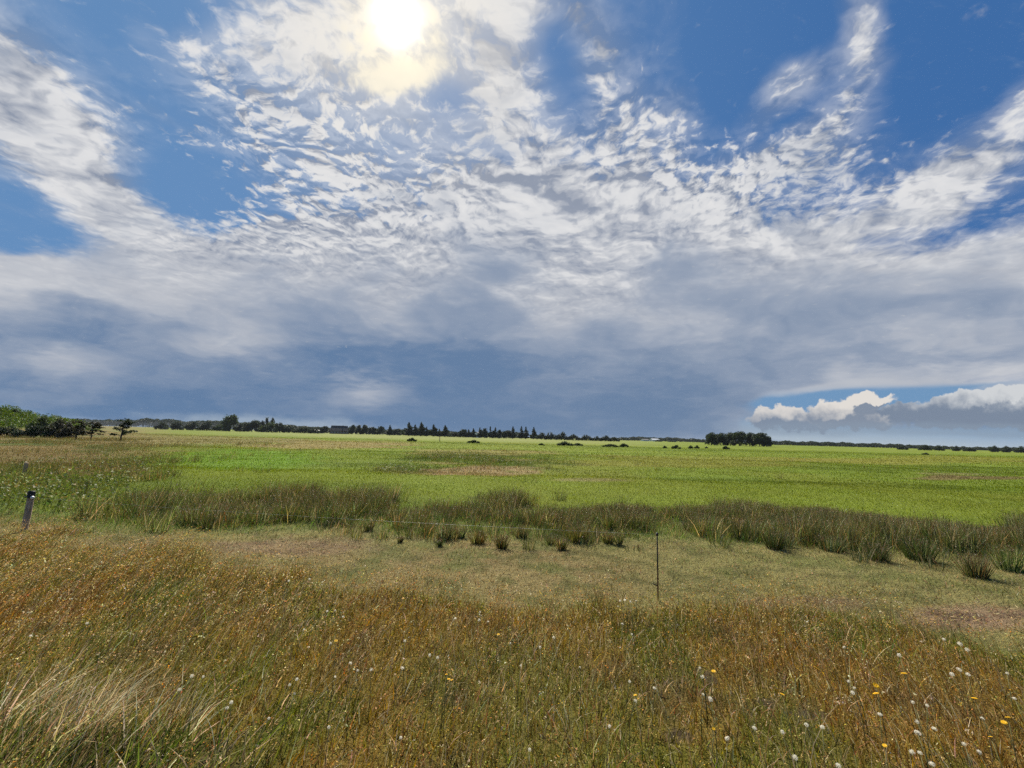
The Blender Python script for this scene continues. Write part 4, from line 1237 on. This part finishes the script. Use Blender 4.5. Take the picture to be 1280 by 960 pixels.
# leaning wooden post with a black cap
b0 = at_z(30, 664, 0.0)
k0 = 1.0
top_dir = at_depth(40, 613.5, b0.y + 0.05) - b0
pz = float(height(np.array([b0.x]), np.array([b0.y]))[0])
fp = thing('fence_post', (b0.x, b0.y, pz), 'leaning weathered wooden post with black cap and white insulator', 'fence post')
tv = Vector((top_dir.x, top_dir.y, top_dir.z - pz)); L = tv.length; tu = tv.normalized()
m = MB()
sx_, sy_ = tu.cross(Vector((0, 1, 0))).normalized(), None
sy_ = tu.cross(sx_)
ring = []
prof = [(-0.25, 0.043), (0.0, 0.044), (0.12, 0.040), (0.3, 0.044), (0.5, 0.042), (0.8, 0.041), (1.0 - 0.11 / L, 0.040)]
for t, r in prof:
    for k in range(14):
        a = 2 * math.pi * k / 14
        rr = r * (1 + 0.10 * math.sin(3 * a + t * 4) + 0.05 * math.sin(7 * a))
        p = tu * (t * L) + sx_ * math.cos(a) * rr + sy_ * math.sin(a) * rr
        ring.append(p)
fq = [(i * 14 + k, i * 14 + (k + 1) % 14, (i + 1) * 14 + (k + 1) % 14, (i + 1) * 14 + k) for i in range(len(prof) - 1) for k in range(14)]
fq += [tuple(range(14))[::-1], tuple((len(prof) - 1) * 14 + k for k in range(14))]
m.add(ring, fq)
m.build('shaft', M['oldwood'], fp, smooth=True)
c0, c1 = tu * (L - 0.108), tu * L
MB().tube([c0, c0 + tu * 0.012, c0 + tu * 0.02, c1 - tu * 0.012, c1], [0.050, 0.052, 0.047, 0.046, 0.036], 16).build('cap', M['black'], fp, smooth=False)
ip = tu * (L - 0.10) + Vector((0.060, -0.030, 0))
MB().tube([ip + Vector((-0.045, 0.02, 0)), ip + Vector((-0.012, 0.004, 0))], 0.009, 8).build('insulator_stud', M['black'], fp)
MB().tube([ip + Vector((-0.014, 0, 0)), ip + Vector((-0.010, 0, 0)), ip + Vector((-0.002, 0, 0)), ip + Vector((0.004, 0, 0)), ip + Vector((0.012, 0, 0)), ip + Vector((0.016, 0, 0))],
          [0.010, 0.023, 0.024, 0.016, 0.022, 0.012], 14).build('insulator', M['porcelain'], fp, smooth=True)
np_ = tu * (L - 0.10)
MB().tube([np_ + Vector((-0.03, -0.01, 0)), np_ + Vector((-0.085, -0.02, 0.004)), np_ + Vector((-0.095, -0.02, 0.018))], [0.008, 0.007, 0.005], 7).build('side_hook', M['black'], fp)
wire_a = Vector((b0.x, b0.y, pz)) + ip

# thin rod post
r0 = at_z(822.5, 748, 0.0)
rz_ = float(height(np.array([r0.x]), np.array([r0.y]))[0])
rt = at_depth(823, 666, r0.y)
Hh = rt.z - rz_
rp = thing('rod_post', (r0.x, r0.y, rz_), 'thin dark metal rod post at the edge of the long grass', 'fence post')
MB().tube([(0, 0, -0.2), (0.001, 0, Hh * 0.5), (0, 0, Hh - 0.012)], [0.0075, 0.0075, 0.007], 10).build('rod', M['rustrod'], rp, smooth=True)
MB().tube([(0, 0, Hh - 0.03), (0, 0, Hh - 0.026), (0, 0, Hh - 0.008), (0, 0, Hh)], [0.010, 0.014, 0.014, 0.009], 12).build('cap', M['black'], rp, smooth=True)
MB().tube([(0, 0, 0.155), (-0.02, -0.002, 0.158), (-0.045, -0.004, 0.166), (-0.055, -0.004, 0.178)], [0.008, 0.006, 0.005, 0.004], 7).build('hook', M['black'], rp, smooth=True)
wire_b = Vector((r0.x, r0.y, rz_ + Hh - 0.02))
pts = []
for i in range(25):
    t = i / 24
    p = wire_a.lerp(wire_b, t); p.z -= 0.035 * 4 * t * (1 - t)
    pts.append(p)
wo_ = MB().tube(pts, 0.0010, 6).build('fence_wire', M['wire'], None, smooth=True)
tag(wo_, 'thin pale wire strung between the wooden post and the thin rod', 'wire')

# old brown stump post behind on the left, and a far thin post in the meadow
q = at_z(31, 589, 0.05)
sp = thing('short_post', (q.x, q.y, float(height(np.array([q.x]), np.array([q.y]))[0])), 'short brown post among weeds behind the leaning post', 'fence post')
MB().tube([(0, 0, -0.2), (0.005, 0, 0.2), (0.012, 0, 0.36)], [0.062, 0.058, 0.056], 10).build('shaft', M['oldwood'], sp)
MB().tube([(0.012, 0, 0.362), (0.013, 0, 0.385)], [0.060, 0.035], 10).build('top', M['oldwood'], sp)
q = at_z(549.5, 551.5, 0.0)
fp2 = thing('field_post', (q.x, q.y, 0), 'thin far post standing alone in the meadow before the spruces', 'fence post')
MB().tube([(0, 0, -0.2), (0, 0, 1.35)], [0.09, 0.07], 8).build('shaft', M['oldwood'], fp2)
MB().tube([(0, 0, 1.352), (0, 0, 1.45)], [0.075, 0.03], 8).build('top', M['oldwood'], fp2)


# ================================================================== SMALL PLANTS ONE CAN COUNT
TG = 'separate rush tussocks in front of the rush band'
TUS = [(461, 664, 14, 16, 'small brown rush tussock farthest left in front of the rush band'), (500, 678, 8, 9, 'smallest dark tuft on the bare reddish turf'),
       (534, 668, 20, 20, 'rush tussock just under the left part of the wire'), (555, 675, 24, 26, 'taller dark rush tussock under the wire'),
       (549, 683, 10, 12, 'little dark tuft below the taller tussock'), (576, 672, 14, 16, 'thin rush tussock between two dense ones'),
       (597, 680, 26, 20, 'wide dense rush tussock under the middle of the wire'), (627, 687, 18, 20, 'rush tussock left of the middle with ragged top'),
       (652, 671, 22, 18, 'bluish green rush tussock touching the rush band'), (688, 680, 12, 10, 'low rush tussock left of a taller pair'),
       (702, 687, 16, 18, 'right one of the low tussock pair in front'), (722, 678, 28, 24, 'large dark rush tussock right of the middle of the wire'),
       (760, 680, 16, 16, 'low tussock between the large one and the rod post'), (774, 682, 10, 18, 'narrow tussock closest to the left of the rod post'),
       (762, 664, 22, 24, 'brown tussock at the foot of the rush band left of the rod post'), (880, 668, 16, 14, 'small tussock right of the rod post near the rush band'),
       (968, 688, 30, 28, 'brown leaning rush tussock well right of the rod post'), (1040, 690, 40, 24, 'wide loose tussock right of the brown leaning one'),
       (1098, 702, 34, 26, 'loose olive tussock in front of the darkest rushes'), (1150, 700, 46, 34, 'broad loose tussock with pale stems on the right'),
       (1220, 722, 34, 34, 'nearest dark rush tussock near the right edge'), (1262, 712, 40, 36, 'tall ragged rush tussock touching the right edge')]
for px, py, w, hpx, lab in TUS:
    p = at_z(px, py, 0.0)
    zg = float(height(np.array([p.x]), np.array([p.y]))[0])
    d = float(project(np.array([p.x]), np.array([p.y]), np.array([0.0]))[2][0])
    hm_, wd_ = hpx * d / FPX * 1.05, w * d / FPX
    V, Fc, C = rush_clump(0.0, 0.0, int(90 + w * 5), hm_, wd_ * 0.30, brown=0.5, z0=-0.01)
    o = link('rush_tussock', mesh_np('rush_tussock', V, Fc, 3, C), M['rush'])
    o.location = (p.x, p.y, zg)
    tag(o, lab, 'rush tussock', TG)

# dry straw tussocks at the near left
for px, py, n, L0, lab in ((95, 932, 190, 0.38, 'pale dry straw tussock lying over in the green grass, the larger one'), (18, 918, 80, 0.42, 'thin spray of dry straw left of the larger straw tussock'),
                           (196, 930, 70, 0.36, 'small bunch of dry stalks right of the larger straw tussock')):
    p = at_z(px, py, 0.0)
    a = rng.uniform(0, 6.28, n); r = np.sqrt(rng.random(n)) * (0.17 if n > 300 else 0.14)
    x, y = np.cos(a) * r * 1.3, np.sin(a) * r
    V, Fc, C = blade_mesh(x, y, L0 * rng.uniform(0.5, 1.0, n), rng.uniform(0.005, 0.010, n), rng.uniform(0.25, 0.9, n), rng.uniform(0.0, 0.6, n), rng.normal(0.35, 0.75, n),
                          jitter(pick(n, [(2, (0.58, 0.48, 0.26)), (1, (0.44, 0.34, 0.16)), (1, (0.68, 0.60, 0.40)), (0.4, (0.26, 0.20, 0.09))]), 0.18), T=(0.0, 0.4, 0.7, 0.9), z0=np.full(n, -0.01))
    o = link('straw_tussock', mesh_np('straw_tussock', V, Fc, 3, C), M['grass'])
    o.location = (p.x, p.y, float(height(np.array([p.x]), np.array([p.y]))[0]))
    tag(o, lab, 'straw tussock', 'dry straw tussocks')

# flowers
M['stalk'] = material('flower_stalk', lambda t: principled(t, mix(noise3(t, objco(t), 30, 3), (0.09, 0.12, 0.03), (0.20, 0.15, 0.06)), 0.6, 0.2))


def fluff_mat(t):
    d = principled(t, (0.90, 0.86, 0.72), 0.9, 0.05)
    tr = t.nodes.new('ShaderNodeBsdfTranslucent'); tr.inputs['Color'].default_value = (0.94, 0.90, 0.76, 1)
    mx = t.nodes.new('ShaderNodeMixShader'); mx.inputs[0].default_value = 0.5
    t.links.new(d, mx.inputs[1]); t.links.new(tr.outputs[0], mx.inputs[2]); return mx.outputs[0]


def petal_mat(t):
    d = principled(t, (0.80, 0.50, 0.02), 0.6, 0.2)
    tr = t.nodes.new('ShaderNodeBsdfTranslucent'); tr.inputs['Color'].default_value = (0.85, 0.55, 0.02, 1)
    mx = t.nodes.new('ShaderNodeMixShader'); mx.inputs[0].default_value = 0.4
    t.links.new(d, mx.inputs[1]); t.links.new(tr.outputs[0], mx.inputs[2]); return mx.outputs[0]


M['fluff'] = material('seed_fluff', fluff_mat)
M['petal'] = material('yellow_petals', petal_mat)
M['floret'] = material('flower_centre', lambda t: principled(t, (0.55, 0.30, 0.02), 0.8, 0.1))


def seed_head(r, gap):
    """ball of parachutes: spokes ending in small stars; gap = share already blown off on one side"""
    m = MB()
    m.tube([(0, 0, -0.55), (0, 0, -0.38), (0, 0, 0.0), (0, 0, 0.38), (0, 0, 0.55)], [0.06, 0.16, 0.24, 0.16, 0.06], 9)
    n = 105
    for i in range(n):
        z = 1 - 2 * (i + .5) / n; a = i * 2.39996
        d = Vector((math.sqrt(1 - z * z) * math.cos(a), math.sqrt(1 - z * z) * math.sin(a), z))
        if z < -0.75 or (d.x < -1 + gap * 1.6 and random.random() < 0.8): continue
        u = d.cross(Vector((0.3, 0.2, 0.9))).normalized(); v = d.cross(u)
        rr = r * random.uniform(0.72, 1.12)
        m.add([d * r * 0.15, d * rr + u * r * 0.02, d * rr - u * r * 0.02], [(0, 1, 2)])
        for k in range(3):
            b = k * 2.094 + random.random()
            e1 = (u * math.cos(b) + v * math.sin(b)); e2 = (u * math.cos(b + .5) + v * math.sin(b + .5))
            m.add([d * rr * 0.93, d * rr * 1.0 + e1 * r * 0.22, d * rr * 1.0 + e2 * r * 0.22], [(0, 1, 2)])
    return m


def petal_disc(r):
    m = MB()
    for ly, (rr, n, up) in enumerate(((1.0, 18, 0.10), (0.72, 14, 0.22))):
        for i in range(n):
            a = 2 * math.pi * (i + 0.5 * ly) / n; w = 0.16 * rr
            ca_, sa_ = math.cos(a), math.sin(a)
            q = []
            for rad_, ww in ((0.12, 0.3), (0.6, 1.0), (0.97, 0.75)):
                for s in (-1, 1):
                    q.append((r * (ca_ * rad_ * rr - sa_ * s * w * ww), r * (sa_ * rad_ * rr + ca_ * s * w * ww), r * (up * rad_ + 0.03 * ly)))
            m.add(q, [(0, 1, 3, 2), (2, 3, 5, 4)])
    return m


heads = [seed_head(1.0, g_) for g_ in (0.0, 0.12, 0.3, 0.05)]
head_me = []
for hd in heads:
    me = bpy.data.meshes.new('seed_head'); me.from_pydata(hd.v, [], hd.f); me.materials.append(M['fluff']); head_me.append(me)
pd = petal_disc(1.0); petal_me = bpy.data.meshes.new('petals'); petal_me.from_pydata(pd.v, [], pd.f); petal_me.materials.append(M['petal'])
ct = MB().tube([(0, 0, -0.25), (0, 0, 0.02), (0, 0, 0.14), (0, 0, 0.22)], [0.12, 0.26, 0.24, 0.10], 10)
centre_me = bpy.data.meshes.new('flower_centre'); centre_me.from_pydata(ct.v, [], ct.f); centre_me.materials.append(M['floret'])
cx_ = MB().tube([(0, 0, -0.5), (0, 0, -0.3), (0, 0, -0.05), (0, 0, 0.12)], [0.06, 0.14, 0.20, 0.16], 8)
calyx_me = bpy.data.meshes.new('calyx'); calyx_me.from_pydata(cx_.v, [], cx_.f); calyx_me.materials.append(M['stalk'])

WHITE = [(429, 771, 5), (413, 804, 5), (387, 724, 4), (361, 726, 4), (380, 787, 4), (386, 809, 4), (506, 801, 5), (503, 835, 7), (464, 837, 6), (438, 829, 6), (447, 838, 5), (419, 846, 5), (371, 849, 6), (362, 856, 5),
         (537, 819, 6), (547, 822, 6), (569, 773, 5), (599, 775, 5), (638, 804, 4), (600, 765, 4), (501, 922, 6), (409, 764, 4), (336, 898, 5), (368, 867, 5), (411, 909, 6), (419, 763, 4), (610, 777, 4),
         (781, 750, 5), (775, 751, 4), (788, 752, 4), (795, 751, 3), (692, 797, 5), (675, 809, 5), (778, 780, 5), (790, 793, 4), (725, 834, 4), (875, 835, 4), (878, 846, 7), (818, 860, 6), (787, 852, 5), (794, 876, 6),
         (888, 874, 9), (909, 923, 9), (943, 910, 8), (662, 937, 6), (762, 908, 6), (651, 832, 4), (879, 868, 5), (1200, 805, 8), (1209, 812, 7), (1180, 799, 5), (1124, 819, 7), (1055, 809, 5), (1199, 837, 8), (1190, 843, 7),
         (1210, 843, 7), (1259, 842, 5), (1061, 852, 5), (1066, 866, 7), (1068, 860, 5), (1141, 878, 6), (1159, 882, 6), (1100, 893, 7), (1146, 902, 7), (1168, 911, 9), (1147, 916, 10), (1008, 906, 7), (1028, 909, 8), (994, 947, 9),
         (1140, 940, 8), (1150, 941, 8), (1165, 955, 10), (1224, 940, 7), (1228, 898, 6), (1205, 930, 7), (1048, 957, 9), (978, 915, 7), (1268, 873, 6), (240, 845, 7), (224, 862, 6), (289, 878, 7), (284, 885, 6), (254, 846, 5), (109, 779, 5), (38, 795, 5)]
YELLOW = [(420, 801, 5), (561, 849, 5), (558, 843, 4), (565, 850, 4), (623, 793, 4), (712, 786, 4), (892, 839, 6), (794, 869, 5), (892, 911, 5), (1095, 857, 8), (1095, 867, 8), (1130, 842, 8), (978, 868, 6), (1218, 873, 7), (1260, 897, 8),
          (1255, 903, 7), (1106, 932, 6), (336, 741, 3), (504, 748, 3), (1238, 921, 5)]
ORD = ['first', 'second', 'third', 'fourth', 'fifth', 'sixth', 'seventh', 'eighth', 'ninth', 'tenth', 'eleventh', 'twelfth', 'thirteenth', 'fourteenth', 'fifteenth', 'sixteenth']


def cell(px, py, kind):
    cols = [(330, 'at the far left'), (480, 'left of the middle'), (640, 'just left of the middle'), (822, 'left of the rod post'), (960, 'right of the rod post'), (1130, 'on the right'), (1400, 'at the far right')]
    rows = [(800, 'far rows'), (860, 'middle rows'), (2000, 'near rows')]
    if kind == 'y': cols = [(640, 'in the left half'), (960, 'around the middle'), (1400, 'in the right part')]
    return next(c for lim, c in cols if px < lim), next(r for lim, r in rows if py < lim)


cells = {}
for k, lst in (('w', WHITE), ('y', YELLOW)):
    for it in lst: cells.setdefault((k, *cell(it[0], it[1], k)), []).append(it)
for v in cells.values(): v.sort()
for k, lst in (('w', WHITE), ('y', YELLOW)):
    for it in lst:
        px, py, sz = it
        c, rw = cell(px, py, k)
        grp = cells[(k, c, rw)]
        what = 'white seed head' if k == 'w' else 'yellow flower'
        lab = f'{what} {ORD[grp.index(it)]} from left in the {rw} {c}' if len(grp) > 1 else f'{what} alone in the {rw} {c}'
        hz = random.uniform(0.22, 0.30)
        p = at_z(px, py, hz)
        zg = float(height(np.array([p.x]), np.array([p.y]))[0])
        dd = float(project(np.array([p.x]), np.array([p.y]), np.array([p.z]))[2][0])
        rr = sz * 0.5 * dd / FPX * (0.70 if k == 'w' else 0.80)
        off = Vector((random.uniform(-.05, .03), -random.uniform(0.03, 0.12), 0))
        foot = Vector((p.x, p.y, zg)) + off
        e = thing('seed_head_plant' if k == 'w' else 'hawkbit_flower', foot, lab, 'seed head' if k == 'w' else 'flower', 'white seed heads in the verge' if k == 'w' else 'yellow flowers in the verge', 0)
        tip = Vector((p.x, p.y, p.z)) - foot
        MB().tube([(0, 0, -0.03), tip * 0.5 + Vector((off.x * 0.3, -off.y * -0.15, 0.02)), tip], [0.0022, 0.0018, 0.0016], 5).build('stalk', M['stalk'], e, smooth=True)
        cal = link('calyx', calyx_me, None, e); cal.location = tip; cal.scale = (rr * 0.8,) * 3
        rot = (random.uniform(-.5, .5), random.uniform(-.4, .4), random.uniform(0, 6.3))
        if k == 'w':
            o = link('fluff', random.choice(head_me), None, e)
            o.location = tip; o.scale = (rr * random.uniform(0.85, 1.1), rr, rr * random.uniform(0.6, 1.0)); o.rotation_euler = rot
        else:
            o = link('petals', petal_me, None, e); o.location = tip; o.scale = (rr * 1.1,) * 3; o.rotation_euler = rot
            o2 = link('flower_centre', centre_me, None, e); o2.location = tip; o2.scale = (rr * 1.1,) * 3; o2.rotation_euler = rot


# ================================================================== AIR
hz = MB().box(-3700, 3700, -3700, 3700, -3.0, 11.0).build('haze', None)
hm_ = bpy.data.materials.new('thin_haze'); hm_.use_nodes = True
t_ = hm_.node_tree; t_.nodes.clear()
pv = t_.nodes.new('ShaderNodeVolumePrincipled')
pv.inputs['Color'].default_value = (0.78, 0.86, 0.95, 1); pv.inputs['Density'].default_value = 0.00007
om = t_.nodes.new('ShaderNodeOutputMaterial'); t_.links.new(pv.outputs[0], om.inputs['Volume'])
hz.data.materials.append(hm_)
tag(hz, 'faint pale summer haze over the pasture', 'haze', kind='stuff')
